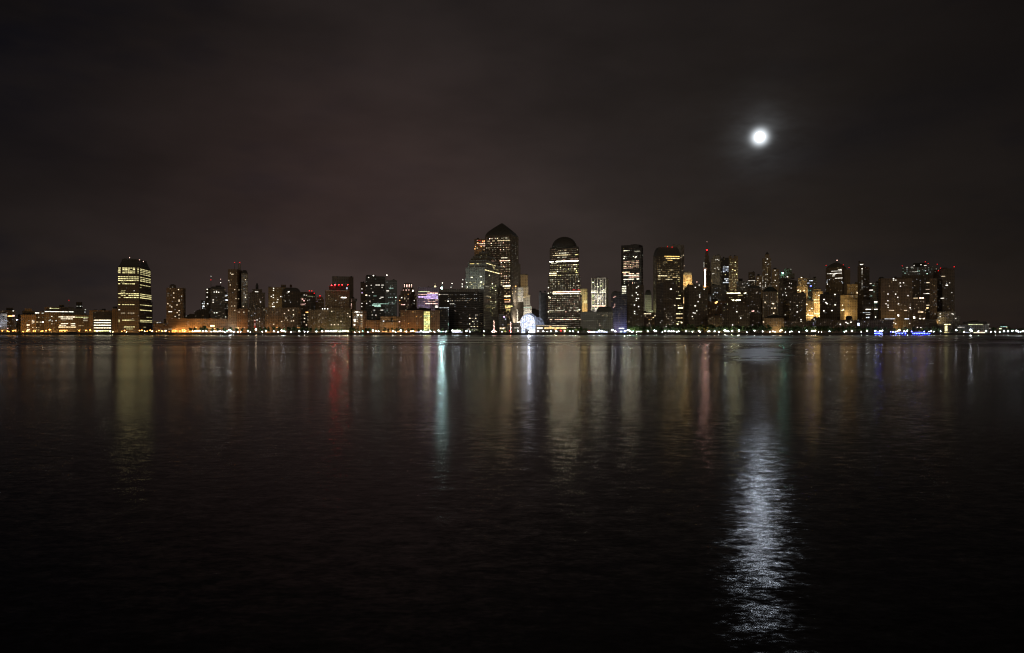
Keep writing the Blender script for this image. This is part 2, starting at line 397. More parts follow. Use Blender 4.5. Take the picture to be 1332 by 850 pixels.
# ================================================================ the city, left to right
def left_part():
    b = B('warehouse', 'low pale warehouse with bluish lit panels at the far left shore end', 1475, 'grey')
    b.tier(-14, 9, 408).tier(-10, 4, 405, dy=5)
    b.rand(1, 9, 411, 421, .55, 'lb,cw', dx=2.6, dy=2.4, w=3, h=2.4, b=.22); b.row(410, 3, 9, 'nw', 1.2); b.row(420.3, 3, 9, 'cw', .7); b.row(429.5, 0, 9, 'og', .8)
    b.flood(5, 424, 'lb', 6000)

    b = B('warehouse', 'dark loft building with an orange lit strip below its roof at far left', 1500, 'dark')
    b.tier(3, 21, 404).bulk(8, 17, 400.5).mast(17.5, 401, 398.5)
    b.row(411.5, 10, 16, 'og', 5, 2.2).row(411, 16, 19, 'pk', 3.5, 4).win(17.2, 404.6, 'nw', 2.4, 2.2, 2.5).rand(4, 20, 414, 426, .08, b=.6).win(10, 418, 'cw', 2, 2, .7)
    b.row(427.5, 7, 11, 'pk', 1.3, 2.4)

    b = B('brick_block', 'small dark brick block with one white lamp, between two lofts at far left', 1520, 'dark')
    b.tier(19, 29, 414.5).tank(25, 408.5, 414.5, 2.4); b.win(21.6, 416.4, 'lb', 3, 2.4, 5).row(416.2, 20, 24, 'pu', 1).rand(24, 26, 418, 423, .6, 'cw', w=2, b=.8)

    b = B('brick_block', 'brown brick loft with a hunched dark roof house and scattered amber windows', 1480, 'brown')
    b.tier(27, 47, 409.5).tier(29, 45, 404.5, dy=6, part='roof_house', mat='roof').bulk(32, 41, 401.5, mat='dark').mast(30, 409, 402)
    b.rand(41, 45, 416, 422, .9, 'ww,nw', dx=1.6, dy=2, w=1.7, h=2.2, b=1.3); b.row(423, 34.5, 38.6, 'ww', 3.2, 2.4)
    b.rand(35, 46, 425, 432, .55, 'ww,og', dx=2.2, dy=2.2, b=1.6).row(429, 35, 39, 'nw', 2.4, 2.6)

    b = B('office_block', 'dark brick office with rows of paired white windows beside the amber loft', 1500, 'dark')
    b.boost = .8; b.tint = (1, .93, .76)
    b.tier(46, 61, 406); b.row(407.4, 45.5, 51, 'cw', 4, 2).row(407.6, 54, 57, 'cw', 1.6, 2)
    b.rand(49, 57, 411.5, 414.5, .8, 'nw', dx=2.2, dy=3, w=2.4, b=1.6).rand(47, 57, 418, 420.5, .9, 'nw,ww', dx=2.2, dy=3, w=2.6, h=2.2, b=2.2).rand(51, 57, 421.5, 424.5, .75, 'nw', dx=2.2, dy=3, w=2, b=1.1).rand(46, 52, 425, 431, .5, 'ww', b=1.3)

    b = B('office_block', 'broad stepped office block with long white ribbons and a small roof tower', 1500, 'dark')
    b.boost = .8; b.tint = (1, .93, .76)
    b.tier(58, 92, 406).tier(58, 96, 399.5, dy=12, d=40, part='set_back_storey').tier(76, 117, 410, g=True, dy=-12, part='river_wing').tier(89, 112, 401, g=True, dy=24, part='rear_wing', mat='grey')
    b.bulk(77, 83.5, 396.5, dy=18).bulk(99, 107, 392.5, yb=401, dy=30)
    b.row(401.4, 64.5, 77, 'yg', 1.8, 1.6).win(65.5, 401.2, 'nw', 2.4, 2.4, 3); b.row(405.6, 52, 96, 'cw', 3.6, 1.8).row(405.2, 70, 90, 'pk', 1.5, 1)
    b.row(412.8, 76, 98, 'nw', 3.2, 1.8).row(413, 98, 115, 'yg', 1.8, 1.5).row(415.2, 79, 98, 'nw', 2.6, 1.7, p=.9).row(415, 108, 114, 'nw', 1.6).row(417.4, 108, 114, 'nw', 1.4)
    b.row(421.4, 76, 98, 'nw', 3, 1.7, p=.75).row(423.5, 77, 98, 'nw', 2.4, 1.6, p=.6).row(425.8, 76, 99, 'ww', 2.6, 1.8).row(424, 102, 109, 'ww', .8)
    b.row(430, 78, 88, 'og', 3, 2.4).rand(100, 116, 427, 431, .5, 'og,ye', b=1.4).rand(63, 75, 410, 428, .09, 'nw,ww', b=1)
    b.wins([(64, 417.5), (65.5, 416.5), (68, 418), (73, 417.4), (67.5, 412)], 'cw', 2.4, 2, 2)
    b.rand(97, 110, 396.5, 399.5, .6, 'cw', dx=2, dy=1.6, w=2, b=1.4).win(111, 402.5, 'cw', 2.4, 2.2, 1.4).win(110.5, 406, 'lb', 1.6, 4, 1.3).win(112.5, 409, 'cw', 2.4, 2, 1.3)
    b.mast(89.5, 399.5, 391.5).beacon(89.6, 391, 'rd', .9, 3)

    b = B('office_block', 'square brown block whose recessed front holds five bright white window bands', 1490, 'brown')
    b.boost = .8; b.tint = (1, .93, .76)
    b.tier(116, 146, 404).tier(146, 153.5, 400.5, g=True, dy=10, part='stair_tower', mat='grey').tier(146, 153.5, 402, g=True, dy=-2, part='side_bay')
    b.tier(121, 145, 406.5, g=True, dy=-1.5, d=1.2, mat='steel', part='recessed_front')
    for y, c in ((416.8, 'nw'), (420, 'nw'), (423.4, 'nw'), (426.8, 'nw'), (430.6, 'yg')): b.row(y, 122, 144.4, c, 3.3, 2.3)

    b = B('office_tower', 'massive tower with yellow lit floor bands and a dark stepped crown', 1480, 'dark', 'tower')
    b.tier(153, 198.5, 391, xc=181, d=40).tier(153, 196.5, 348, xc=181, dy=.5, part='shaft', roofmat='slate', layers=[(.93, 346.5), (.9, 345.4), (.84, 343), (.78, 340), (.74, 338.2), (.73, 336.5)])
    b.tier(153, 156.8, 350, g=True, dy=26/F*1480*.325 - 1.2, d=4, part='corner_bay'); b.tier(161, 174, 335.5, yb=337.5, dy=20, part='roof_bulkhead', mat='roof')
    b.boost = .85
    for y in (349.2, 351, 353, 355.3): b.row(y, 153.6, 157, 'ye', 2.2).row(y, 159, 176, 'ye', 2.0, p=.94).row(y, 178.5, 180.6, 'ye', 1.6)
    for y in (349.8, 351.8, 354, 356.4): b.row(y, 182, 196, 'ye', 1.5)
    for y in (360.5, 363, 365.3): b.row(y, 153.6, 180.7, 'ye', 2.0).row(y, 182, 196.3, 'ye', 1.7)
    b.row(367.4, 157, 162, 'ye', .8, p=.7).row(369.6, 153.6, 156.5, 'ye', 2.2).row(369.6, 158.5, 175.5, 'ye', 1.9).row(370.5, 182, 196, 'ye', 1.6)
    b.row(374, 182, 184, 'ye', 1).row(378.4, 157.5, 163.5, 'ye', .8).win(174.6, 378.5, 'nw', 2.4, 2, 1.6).row(380.5, 153.6, 163, 'ye', 1.2, p=.8)
    for y in (382.5, 384.8, 387.4): b.row(y, 153.6, 180.7, 'ye', 2.1, p=.93).row(y, 182, 197, 'ye', 1.7)
    for y in (396.6,): b.row(y, 153.6, 156.5, 'ye', 2.4).row(y, 158.5, 175, 'ye', 2.2).row(y, 182, 197.6, 'ye', 1.5)
    b.row(403.3, 153.6, 156.5, 'nw', 2.2).row(403.4, 182, 197.6, 'ye', 2.0).row(407.6, 157, 178, 'ww', 1.3, p=.6).row(412.5, 190, 197.8, 'ye', .9)
    for y in (416.8, 418.8): b.row(y, 153.8, 156, 'ye', 1.8).row(y, 182, 197.8, 'ye', 1.6)
    b.row(416.8, 158.5, 175, 'ye', 1.9, p=.9).row(425.6, 161, 175.5, 'ye', 2).row(428.2, 164, 173, 'ye', 1.4).row(425.8, 186, 190.5, 'ye', .9).rand(160, 180, 408, 424, .05, 'ww', b=.5)
    b.beacon(168.5, 334.3, 'pk', .9, 3, dy=18); b.beacon(173.8, 336.4, 'pk', .8, 2.2, dy=18); b.beacon(181.6, 337.2, 'pk', .8, 2.4, dy=18); b.beacon(186.6, 339.4, 'pk', .9, 2.6, dy=18); b.beacon(181.4, 339.8, 'cw', .7, 1.6, dy=18)

    b = B('brick_block', 'low brick block with a pale lit roof terrace beside the banded tower', 1500, 'brown')
    b.tier(199, 215, 421).tier(200, 211, 418, dy=8, part='roof_house', mat='grey').bulk(213, 216.5, 415); b.row(419.6, 206, 213.5, 'cw', .9, 1.6).win(204.5, 420, 'nw', 2, 2, 1.6).win(204.5, 416.2, 'nw', 1.6, 1.4, .8)
    b.win(206.5, 429, 'og', 4, 3, 3)

    b = B('apartment_tower', 'plain brown apartment slab with a small roof house and scattered windows', 1510, 'brown', 'tower')
    b.tier(216.5, 241.5, 374.8, xc=238.5).bulk(220.5, 229, 370.8, mat='dark').bulk(222, 227, 369.8, yb=371, dy=7)
    b.rand(218, 240, 377, 418, .035, 'ww,nw', dx=2.4, dy=2.4, b=.7)
    b.wins([(232.2, 377), (233, 390.6), (233, 392), (230.2, 397), (221.2, 398.2), (223.4, 399.6), (233, 404.4), (230.5, 407), (233, 410), (228, 412), (233, 414.5), (226, 387.5), (218.3, 395.5), (226, 381.5)], 'ww', 2.3, 2, 2)
    b.row(405.8, 219, 224, 'nw', 2, 1.7).row(419.5, 233, 238.4, 'cw', 2.6, 1.8); b.rand(217.6, 219.4, 381, 387, .9, 'ww', dx=1.2, dy=1.4, w=1.4, h=1.2, b=.8); b.win(224.6, 373.5, 'nw', 1.6, 1.6, .8)

    b = B('brick_block', 'long low brick block washed in orange street light with a glowing shop front', 1450, 'red')
    b.tier(199, 297, 424, part='ground_storeys').tier(218, 297, 415, dy=4, part='upper_storeys', parapet=.6)
    b.row(424.2, 273.5, 279, 'ye', 6, 2.4).row(426, 254, 256, 'og', 3, 2).rand(236, 262, 428, 432.4, .6, 'og,ye', dx=2.6, dy=2, b=2.2).rand(266, 290, 426.4, 431.5, .8, 'og,dy', dx=2.4, dy=2, w=3, h=2.2, b=1.5).rand(205, 232, 427, 432.4, .5, 'og,ww', b=1.6).row(419.6, 213.5, 216, 'ww', .8)
    b.rand(220, 296, 417, 426, .03, 'ww,og', b=.7)
    b.flood(276, 432.6, 'dy', 4500, 16, 10, 422)

    b = B('office_block', 'dark stepped mass climbing in small terraces behind the orange brick block', 1560, 'dark')
    b.tier(241, 272, 411.5).tier(246, 272, 408.5, dy=2).tier(253, 272, 405.4, dy=4).tier(255.5, 271, 403.6, dy=6).bulk(241.5, 247, 409.8, yb=412); b.win(242.3, 411.5, 'nw', 1.8, 1.6, 1)

    b = B('apartment_tower', 'slim stepped tower with white stair windows and a red lit aerial', 1580, 'dark', 'tower')
    b.tier(261.5, 276, 391).tier(267.5, 278, 376, g=True, dy=-3, part='tall_wing').bulk(268.5, 275, 374.6)
    b.wins([(269.5, 376.8), (269.6, 381), (269.5, 387), (270, 395.5)], 'nw', 2.6, 2.2, 2.4); b.rand(262.5, 266.5, 392, 402, .8, 'cw,nw', dx=1.8, dy=2, b=1.3); b.rand(268, 276, 394, 408, .15, 'nw', b=.9); b.win(264.5, 398.6, 'cw', 3, 2.2, 3)
    b.mast(274.5, 375, 357.5, .6).beacon(274.3, 364.3, 'rd', .9, 4).beacon(274.5, 359.6, 'nw', .7, 1.5)

    b = B('apartment_tower', 'grey brick apartment tower with a chamfered dark cap and a beacon mast', 1540, 'grey', 'tower')
    b.tier(274, 293, 376, layers=[(.9, 374.4), (.82, 373)]).bulk(280.5, 288, 371.4).mast(287, 372, 362.5, .5)
    b.beacon(287, 363.5, 'pk', .8, 2).beacon(287, 368, 'nw', .9, 3.2); b.wins([(281.8, 379.2), (281.6, 380.6), (278.7, 380.2), (284.5, 380.4), (277.3, 390.5), (277.3, 393.5), (278.8, 407.3), (282, 407.2)], 'nw', 2.3, 2, 2.4)
    b.rand(275, 292, 379, 412, .05, 'ww,nw', b=.6).win(287.5, 414, 'ww', 2, 2, .7)

    b = B('office_tower', 'narrow dark tower showing three bright white floors beside the tall slab', 1640, 'dark', 'tower')
    b.tier(289, 297.5, 381); b.row(384.4, 291, 296.5, 'cw', 1.6, 2).row(386, 290.5, 295, 'nw', 1).row(390.6, 291, 296.5, 'cw', 2.4, 2.4)
    b.rand(291, 296.5, 396, 402.5, .7, 'cw,nw', dx=1.8, dy=1.7, b=1).win(293.5, 412.6, 'nw', 2.6, 2.2, 1.8)

    b = B('apartment_tower', 'tall brown slab with two red topped masts and one glittering flank', 1470, 'brown', 'tower')
    b.tier(296.5, 319, 350.5, xc=308.5, d=30).tier(314, 322.5, 356, g=True, dy=6, part='curved_flank', mat='pale', layers=[(.8, 353.5), (.5, 351)]).tier(308, 323, 402, g=True, dy=-3, part='podium', mat='red')
    b.bulk(309.4, 313.4, 343.5, yb=350.5, mat='grey').mast(305.2, 350.5, 342, .6).beacon(305.2, 341.8, 'rd', .9, 3.4).beacon(311.8, 341.7, 'rd', 1.0, 3.4).win(308.3, 349, 'nw', 2, 2, 1)
    b.rand(316.5, 322, 357, 394, .75, 'nw,cw,ww', dx=1.7, dy=1.9, w=1.4, h=1.2, b=.8)
    b.wins([(299.8, 355.5), (301.5, 357.2), (303, 357), (297.5, 365), (299.5, 371), (305.3, 377), (310.8, 377), (307, 388.6), (310.5, 388.6), (305.3, 398.2), (301.5, 398.4), (316.5, 398.7), (311, 406.4), (317, 406.4), (305.5, 404)], 'ww', 2.2, 1.9, 1.7)
    b.rand(297.5, 308, 356, 425, .03, 'ww,nw', b=.5).rand(309, 322, 405, 428, .09, 'ww,og', b=.8).row(427, 306.5, 311, 'dy', 2.4, 2.2)
    b.flood(315, 433, 'og', 7200, 20, 8, 415).flood(300, 433, 'cw', 5000, 18, 8, 420)

    b = B('apartment_tower', 'near black tower stepped to a finial with a red lit stair line', 1450, 'dark', 'tower')
    b.tier(322.5, 354, 401.5, part='broad_base').tier(323.2, 344.8, 381.2, dy=2, parapet=.8).tier(328, 341, 376.2, dy=5).bulk(332.5, 336.2, 371).bulk(333.3, 335.5, 368.5, yb=371, dy=8)
    b.row(379.6, 331.5, 336.2, 'nw', 1.8, 1.8).win(338.9, 393, 'nw', 2.2, 3, 1.6).win(341.5, 387, 'pk', 1.6, 1.4, .5); b.row(404.4, 347.2, 351, 'nw', 2.2, 1.8).win(331.5, 408, 'cw', 2, 2, 1).win(334.4, 416.5, 'nw', 2.4, 2, 2.2)
    b.rand(330.6, 332.6, 416, 432, 1, 'pk,rd', dx=2, dy=1.9, w=1.5, h=1.6, b=1.8); b.rand(337, 338.6, 405, 430, .7, 'nw', dx=2, dy=2, w=1.5, b=.8); b.rand(323.5, 327, 400, 430, .2, 'ww', b=.7)
    b.wins([(323.6, 404.8), (343.5, 402.5), (323.4, 418), (355, 422)], 'ww', 2, 1.8, 1)
    b.flood(349, 433, 'og', 2700, 16, 8, 418)

    b = B('apartment_tower', 'yellowish slab with a roof house and a ladder of white windows', 1560, 'tan', 'tower')
    b.tier(349, 373, 374).bulk(365.5, 372, 370.4, mat='dark').bulk(349, 353, 373)
    b.wins([(356, 375.4), (355.8, 378), (355.6, 384.2), (353, 386), (355.6, 387.4), (365.3, 386), (360.5, 393.4), (356, 393.8), (354.5, 395.8), (356, 399.2), (361.5, 390)], 'nw', 2.5, 2.1, 2.2); b.row(399.2, 354, 357.5, 'nw', 3, 2).rand(350, 372, 376, 400, .04, 'ww', b=.6)
    b.flood(360, 401, 'dy', 1750, 30, 12, 385)

    b = B('apartment_tower', 'dark round shouldered tower with a water tank and one bright lamp', 1520, 'dark', 'tower')
    b.tier(367, 391, 379.5, layers=[(.86, 377), (.7, 375.2), (.5, 374.2)]).tank(378.4, 369.8, 375, 2.6)
    b.win(375.6, 379.8, 'nw', 3, 2.6, 4).wins([(373.6, 381.4), (377.8, 393.5), (371, 392)], 'nw', 2, 1.8, 1)
def mid_left():
    b = B('brick_block', 'wide brown brick block with a flat top and few windows behind the quay trees', 1440, 'brown')
    b.tier(345, 392, 400.5, xc=388, parapet=.6)
    b.wins([(375.4, 403.8), (381.5, 403.8), (382, 409.8), (372, 414), (379, 417.8), (381.8, 417.6), (370, 408), (356, 422), (366.5, 418.3)], 'ww', 2.4, 2, 1.9)
    b.rand(346, 391, 403, 428, .045, 'ww,nw', b=.55).row(426, 355.5, 363, 'og', 2.2, 2).row(426.5, 386.5, 390, 'og', 1.4, 1.8); b.rand(368.6, 371.4, 406, 426, .5, 'nw', dx=1.5, b=.35)
    b.flood(360, 433, 'og', 3000, 16, 10, 420)

    b = B('office_block', 'drum shaped grey block with a pale roof rim and three red beacons', 1600, 'grey')
    b.tier(386, 411, 384, rnd=True).tier(388, 410.5, 380, rnd=True, dy=3, part='drum_top', mat='dark')
    b.row(383.4, 384.8, 391.5, 'nw', 2.2, 1.6).win(389.5, 381.6, 'cw', 1.2, 4, 1.2); b.beacon(402.4, 378.6, 'rd', 1.0, 7).beacon(405.6, 378.7, 'rd', 1.0, 7).beacon(408.7, 381.7, 'rd', 1.0, 8).wins([(395.7, 384), (398.5, 384.4), (392.5, 389), (400, 391), (387, 395.6), (388.8, 396)], 'nw', 2.2, 2, 1.5)
    b.rand(386, 404, 386, 400, .05, 'nw,pk', b=.8); b.row(385.6, 400, 411, 'yg', .35, 1.5)

    b = B('brick_block', 'small block with stacked pink lit windows in front of the grey drum', 1560, 'brown')
    b.tier(389.5, 400, 387); b.rand(391, 398, 388, 398.5, .6, 'pk', dx=1.7, dy=2, b=1.3).win(393.5, 389.4, 'pk', 3, 2.6, 3).win(395.5, 391.5, 'pk', 3, 2.6, 2.2).row(396, 389, 396.5, 'pk', 1.4)
    b = B('brick_block', 'narrow dark block with a lit sign box and one column of white windows', 1470, 'dark')
    b.tier(395, 405.6, 405); b.row(406.5, 397.5, 402.2, 'og', 2.8, 2.4).win(403.6, 406.2, 'lb', 3, 2.6, 4); b.wins([(396, 410), (396.2, 414.5), (395.6, 419), (401, 416.5), (402.5, 414.4), (404, 412), (398.4, 428), (398.6, 423)], 'ww', 2.4, 2, 2)
    b.rand(395.6, 405, 408, 430, .12, 'ww', b=.8)

    b = B('apartment_tower', 'speckled pinkish tower with a single red beacon behind the brick row', 1640, 'tan', 'tower')
    b.tier(409, 421.5, 389.5).tier(412, 420, 386.6, dy=3).bulk(414.5, 418, 385.4); b.beacon(416.2, 385.2, 'rd', 1.1, 10)
    b.rand(409.5, 421, 389, 400, .4, 'pk,ww,pu', dx=1.8, dy=2, b=.5)

    b = B('brick_block', 'broad brown brick block lit along its roof by a row of white lamps', 1450, 'brown')
    b.tier(401, 428, 403.5, parapet=.6); b.row(402.6, 411, 418, 'yg', 1.4, 1.5); b.wins([(408.4, 399.8), (419.6, 402.2), (422.6, 402.2), (426.2, 402.2), (426.2, 399.6), (409.5, 399.4), (431.2, 405.8)], 'nw', 2.8, 2.4, 2.6)
    for x in (419.6, 422.6, 426.2): b.beacon(x, 402, 'nw', .9, 5)
    b.wins([(415, 410), (415, 417.5), (414.6, 425), (420, 414), (406, 414)], 'ww', 2, 1.8, 1); b.rand(402, 427, 406, 430, .06, 'ww,nw', b=.6)
    b.flood(418, 433, 'dy', 2600, 18, 10, 420)

    b = B('office_tower', 'plain dark flat topped tower standing behind the roof with five red lamps', 1640, 'grey', 'tower')
    b.tier(432, 459.5, 359.8, d=30).tier(434, 442, 361, g=True, dy=-1, d=3, mat='steel', part='dark_bay').tier(454, 459.8, 361, g=True, dy=-.5, d=3, mat='dark', part='corner_bay')
    b = B('brick_block', 'tall brown brick block with pale cornice and five red lamps on its dark attic', 1470, 'brown')
    b.tier(427, 456.5, 401, part='lower_block', parapet=.8).tier(423, 454.5, 378.3, dy=3, part='main_block', parapet=1.2).tier(428, 452, 371.8, dy=8, mat='steel', part='attic')
    for x, r in ((431.3, 1.4), (435.6, 1.5), (440.8, 1.1), (445.2, 1.3), (452.3, 1.0)): b.beacon(x, 371 - (.3 if x > 434 else -.4), 'rd', r*.85, 40)
    b.win(451.2, 374.8, 'lb', 3, 5, 1.4); b.row(387.2, 444.2, 450.5, 'nw', 3.8, 2.4).win(445.2, 387, 'nw', 3, 3, 4); b.win(436.8, 391, 'nw', 2, 1.8, 1)
    b.wins([(452.2, 408), (455, 412.3), (431.5, 405.3), (431, 422.6), (435, 422.7), (440, 422.5), (443.5, 418.3)], 'ww', 2.5, 2.1, 1.9)
    b.rand(428, 455, 404, 430, .32, 'ww,nw', dx=2, dy=2.3, w=1.5, h=1.4, b=.35).rand(424, 453, 381, 399, .04, 'ww', b=.5)
    b.flood(440, 433, 'yg', 3200, 16, 14, 424)

    b = B('apartment_tower', 'slim drum tower with a pink lit edge and an overhanging round roof', 1500, 'brown', 'tower')
    b.tier(456.3, 463, 391, rnd=True, d=12).tier(455, 464.4, 388.6, rnd=True, yb=392.2, dy=-2, part='roof_disc', mat='grey').bulk(458, 461, 386.8, yb=388.6)
    b.win(457, 388, 'pk', 3, 2.4, 4); b.rand(455.9, 458.2, 389.5, 402, .9, 'pk', dx=1.4, dy=1.7, w=1.6, h=1.5, b=1.8).rand(458.4, 463, 393, 402, .35, 'pk', b=.6)

    b = B('brick_block', 'orange brick apartment block with tall columns of big lit windows', 1432, 'red')
    b.tier(458.5, 477.5, 404.6, xc=472.5, parapet=.6)
    b.rand(460, 472, 405, 432, .5, 'ww,nw', dx=3, dy=2.9, w=3.2, h=2.7, b=1.3).row(405.8, 462, 466.4, 'nw', 2, 2).wins([(461.2, 416), (461.2, 417.6), (470, 410.2), (461, 422.8), (465.5, 410)], 'nw', 3.6, 3.4, 2.4).rand(474, 477, 406, 430, .25, 'og', b=.8)
    b.flood(473, 433, 'dy', 4000, 18, 8, 418)

    b = B('office_tower', 'dark glass tower in three steps with two white roof lamps', 1560, 'glass', 'tower')
    b.tier(475.5, 501.5, 359.6, d=34).tier(469, 476.5, 368, g=True, dy=3, mat='dark', part='left_wing').tier(501, 516.5, 364.6, g=True, dy=6, part='right_wing', mat='blue').tier(507, 515, 364, yb=366, dy=10, mat='grey', part='roof_house')
    b.beacon(485.8, 358.8, 'nw', 1.0, 9).beacon(503.2, 358.2, 'nw', 1.0, 7); b.mast(503.2, 364.6, 359)
    b.wins([(479.5, 361.3), (470.8, 376), (476.8, 372.3), (483, 371.4), (497, 374), (485, 380.5), (470.8, 395), (477, 395), (470.5, 399), (484.3, 410), (489, 410.2), (481, 392), (480.5, 385)], 'nw', 2.4, 2.1, 1.8)
    b.row(371, 488.2, 494, 'nw', 2, 2).row(371, 496, 499.4, 'nw', 2.4, 2).row(385.2, 485.5, 490, 'gr', .7).row(386.8, 495, 499, 'nw', 1.6, 1.6).row(388.4, 493, 496, 'nw', 1.4).win(476.5, 384.4, 'ww', 3.6, 3, 2.6).win(471, 381, 'pu', 3, 2.4, 1.6)
    b.row(395.4, 485, 506, 'gr', 1.0, 1.6).row(397.2, 484, 495, 'gr', 1.7, 2.2).row(398.8, 487, 495.5, 'gr', 1.8, 2.2).row(403.6, 495, 498.5, 'nw', 2, 2).row(403.7, 485.6, 488, 'nw', 1.6)
    b.rand(476, 501, 362, 412, .035, 'nw,gr,cw', b=.6).rand(469.5, 475, 370, 412, .09, 'ww,pk', b=.6); b.rand(502.4, 516, 366, 410, .22, 'nw,gr,cw', dx=2.1, dy=2.2, b=.8); b.rand(507, 515.5, 392, 396.5, .8, 'gr,cw', dx=2, dy=1.6, w=2.6, b=.7); b.row(378.5, 502.5, 506, 'nw', 2).row(375, 506, 512, 'gr', 1.2)

    b = B('brick_block', 'low reddish brick block in front of the dark glass tower', 1450, 'red'); b.tier(476, 499, 417.2, parapet=.5); b.rand(477, 496, 418, 428, .12, 'ww,og', b=.5).flood(486, 433, 'og', 2000, 16, 8, 424)
    b = B('brick_block', 'low flat brick block with two projecting ledges and a dark notch', 1440, 'tan')
    b.tier(495, 522, 412.4, parapet=.7).tier(494.6, 522.4, 419.5, g=True, dy=-2, part='ledge_storey', parapet=.6).tier(508, 510.5, 413.8, g=True, dy=-.6, d=2, mat='steel', part='dark_notch')
    b.win(499, 418, 'cw', 2.6, 2.4, 2.6).win(519.6, 419.1, 'pk', 3, 2.4, 3.4).win(510.6, 417.4, 'nw', 2, 2, .8); b.row(431.3, 497, 520, 'og', 2, 1.8, p=.7)
    b.flood(508, 433.2, 'og', 4500, 16, 14, 422)

    b = B('office_tower', 'ornate rounded tower with a white lit crown and amber windows', 1720, 'brown', 'tower')
    b.boost = 1.6
    b.tier(518.5, 541.5, 384, xc=532, d=24).tier(521, 540, 378.5, xc=533, dy=2).tier(523.6, 538, 374, dy=4, rnd=True).tier(525, 536.5, 369.4, dy=6, rnd=True, part='lit_crown', mat='pale', layers=[(.8, 368)])
    for y in (370.2, 371.6, 373): b.row(y, 524.6, 537, 'pk', 3, 2.2)
    b.row(377.4, 523, 533.6, 'pk', 3.4, 1.8).win(537, 378, 'nw', 4, 3.4, 6).win(539.6, 377.6, 'cw', 2.4, 2, 2)
    b.rand(519, 532, 380, 398, .42, 'ww,og,nw', dx=1.9, dy=2, w=1.8, h=1.6, b=.9).row(396.5, 521.6, 527, 'pk', 2).win(522.5, 387.4, 'nw', 3, 2.4, 2.4).rand(534, 541, 382, 399, .22, 'cw,ww', b=.7).win(538.7, 390.2, 'nw', 2.6, 2.4, 2).win(538.6, 394.5, 'nw', 2, 2, 1.2)

    b = B('office_block', 'broad pale office block with purple and white lit floor bands', 1700, 'pale')
    b.tier(543, 573.5, 374.2, d=30, parapet=.8); b.tier(559.4, 563.5, 394, yb=402, dy=-6, d=4, mat='dark', part='roof_bulkhead')
    b.row(379.6, 544, 559, 'yg', 1.8, 1.7).row(381.6, 555.5, 569.6, 'pk', 3, 2).row(383.4, 544, 555, 'pk', 1.5).row(384, 555, 569.6, 'pu', 2.0, 2.6).row(386.6, 544, 569.6, 'pu', 3, 2).row(388.6, 552, 569.6, 'pu', 2.2, 1.8).row(390.4, 556, 558.5, 'pk', 1.6).row(390.4, 566, 569.5, 'pk', 1.6)
    b.row(392.6, 547, 569.6, 'pk', 1.2, 1.7, p=.8).row(395.2, 553, 569.6, 'pk', 2.4, 2).row(397.5, 544, 553, 'pu', .5).row(398.4, 566, 569.8, 'nw', 2.4, 2.2).row(400, 566, 569.8, 'nw', 2, 2)
    b.flood(557, 402, 'pu', 5000, 40, 12, 388)

    b = B('spire_tower', 'tiny floodlit white spire rising behind the pale purple banded office', 1850, 'pale', 'tower')
    b.tier(564, 568, 374).tier(564.8, 567.4, 372, layers=[(.55, 370), (.1, 367.8)], roofmat='stonetrim'); b.rand(564.9, 567.3, 371.5, 374, 1, 'ww', dx=1.2, dy=1.2, w=2, h=2, b=2.0)
    b.flood(566, 376, 'ww', 16000, 14, 6, 370)

    b = B('school_building', 'brown brick hall with a dark flat roof and one tall yellow glazed bay', 1436, 'red')
    b.boost = 1.5; b.tint = (1, 1, 0.75)
    b.tier(521, 572, 404.2, d=34, parapet=.6).tier(527, 561, 401.2, dy=10, mat='roof', part='roof_storey').tier(550.8, 559.6, 404.8, g=True, dy=-1.4, d=3, mat='steel', part='glazed_bay')
    ys = [406.4 + i*2.55 for i in range(10)]
    for y in ys: b.row(y, 551.2, 559.3, 'yg' if int(y) % 2 else 'ye', 1.45, 3.5)
    b.wins([(537, 406), (519.6, 406.2), (542, 411.8), (547.8, 412), (561.6, 411.8), (531.4, 421)], 'og', 2, 1.8, 1); b.row(431.2, 522, 545, 'og', 2.2, 1.8, p=.55).win(528, 404, 'nw', 1.4, 3, .8)
    b.flood(530, 433.3, 'og', 4000, 18, 10, 420).flood(545, 433.3, 'og', 4000, 18, 10, 420).flood(563, 433.3, 'og', 2000, 18, 10, 420)

    b = B('office_block', 'wide dark slab under a pale roof band, bright work lamp on its corner', 1480, 'steel')
    b.tier(571, 629, 379.5, xc=623, d=36).tier(571, 629, 375.6, xc=623, dy=.4, mat='grey', part='roof_band').tier(566, 584, 401, g=True, dy=-8, part='low_wing', d=6)
    b.rand(578, 621, 382, 395, .22, 'nw,ww,cw', dx=2.2, dy=2.6, w=1.5, h=1.4, b=.8, rows=.3).rand(585, 620, 385, 428, .035, 'nw,cw', b=.6); b.row(382.6, 572.5, 583, 'nw', .6, 1.2, p=.8).win(571.6, 382.7, 'ww', 2.6, 2.4, 3)
    b.row(400.3, 571, 583.8, 'cw', 1.5, 1.4, p=.9); b.rand(582.2, 584, 402, 428, .65, 'cw,gr', dx=1.8, dy=2, w=1.5, b=1).win(582.9, 391.6, 'nw', 3, 2.6, 2.8).row(395, 585, 597, 'nw', 1, 1.4, p=.7)
    for y in (410, 414.3, 418.2, 421.6, 425, 428.4): b.rand(608, 622, y-1, y+1, .6, 'ww,nw', dx=2, dy=2, w=2.4, h=1.7, b=1.5)
    b.rand(624, 628.6, 404, 428, .2, 'ww', b=.6); b.row(429.5, 586, 622, 'yg', .8, 1.4, p=.8)
    b.mast(574.6, 375.8, 366, .5, dy=33).beacon(574.6, 374, (.66, 1, .95), 1.6, 330, dy=31, part='work_lamp').beacon(575.6, 367, 'nw', .9, 5, dy=33).mast(588, 375.8, 368.4, .4).beacon(588, 369, 'nw', .9, 4).beacon(586.6, 374, 'nw', .7, 3)
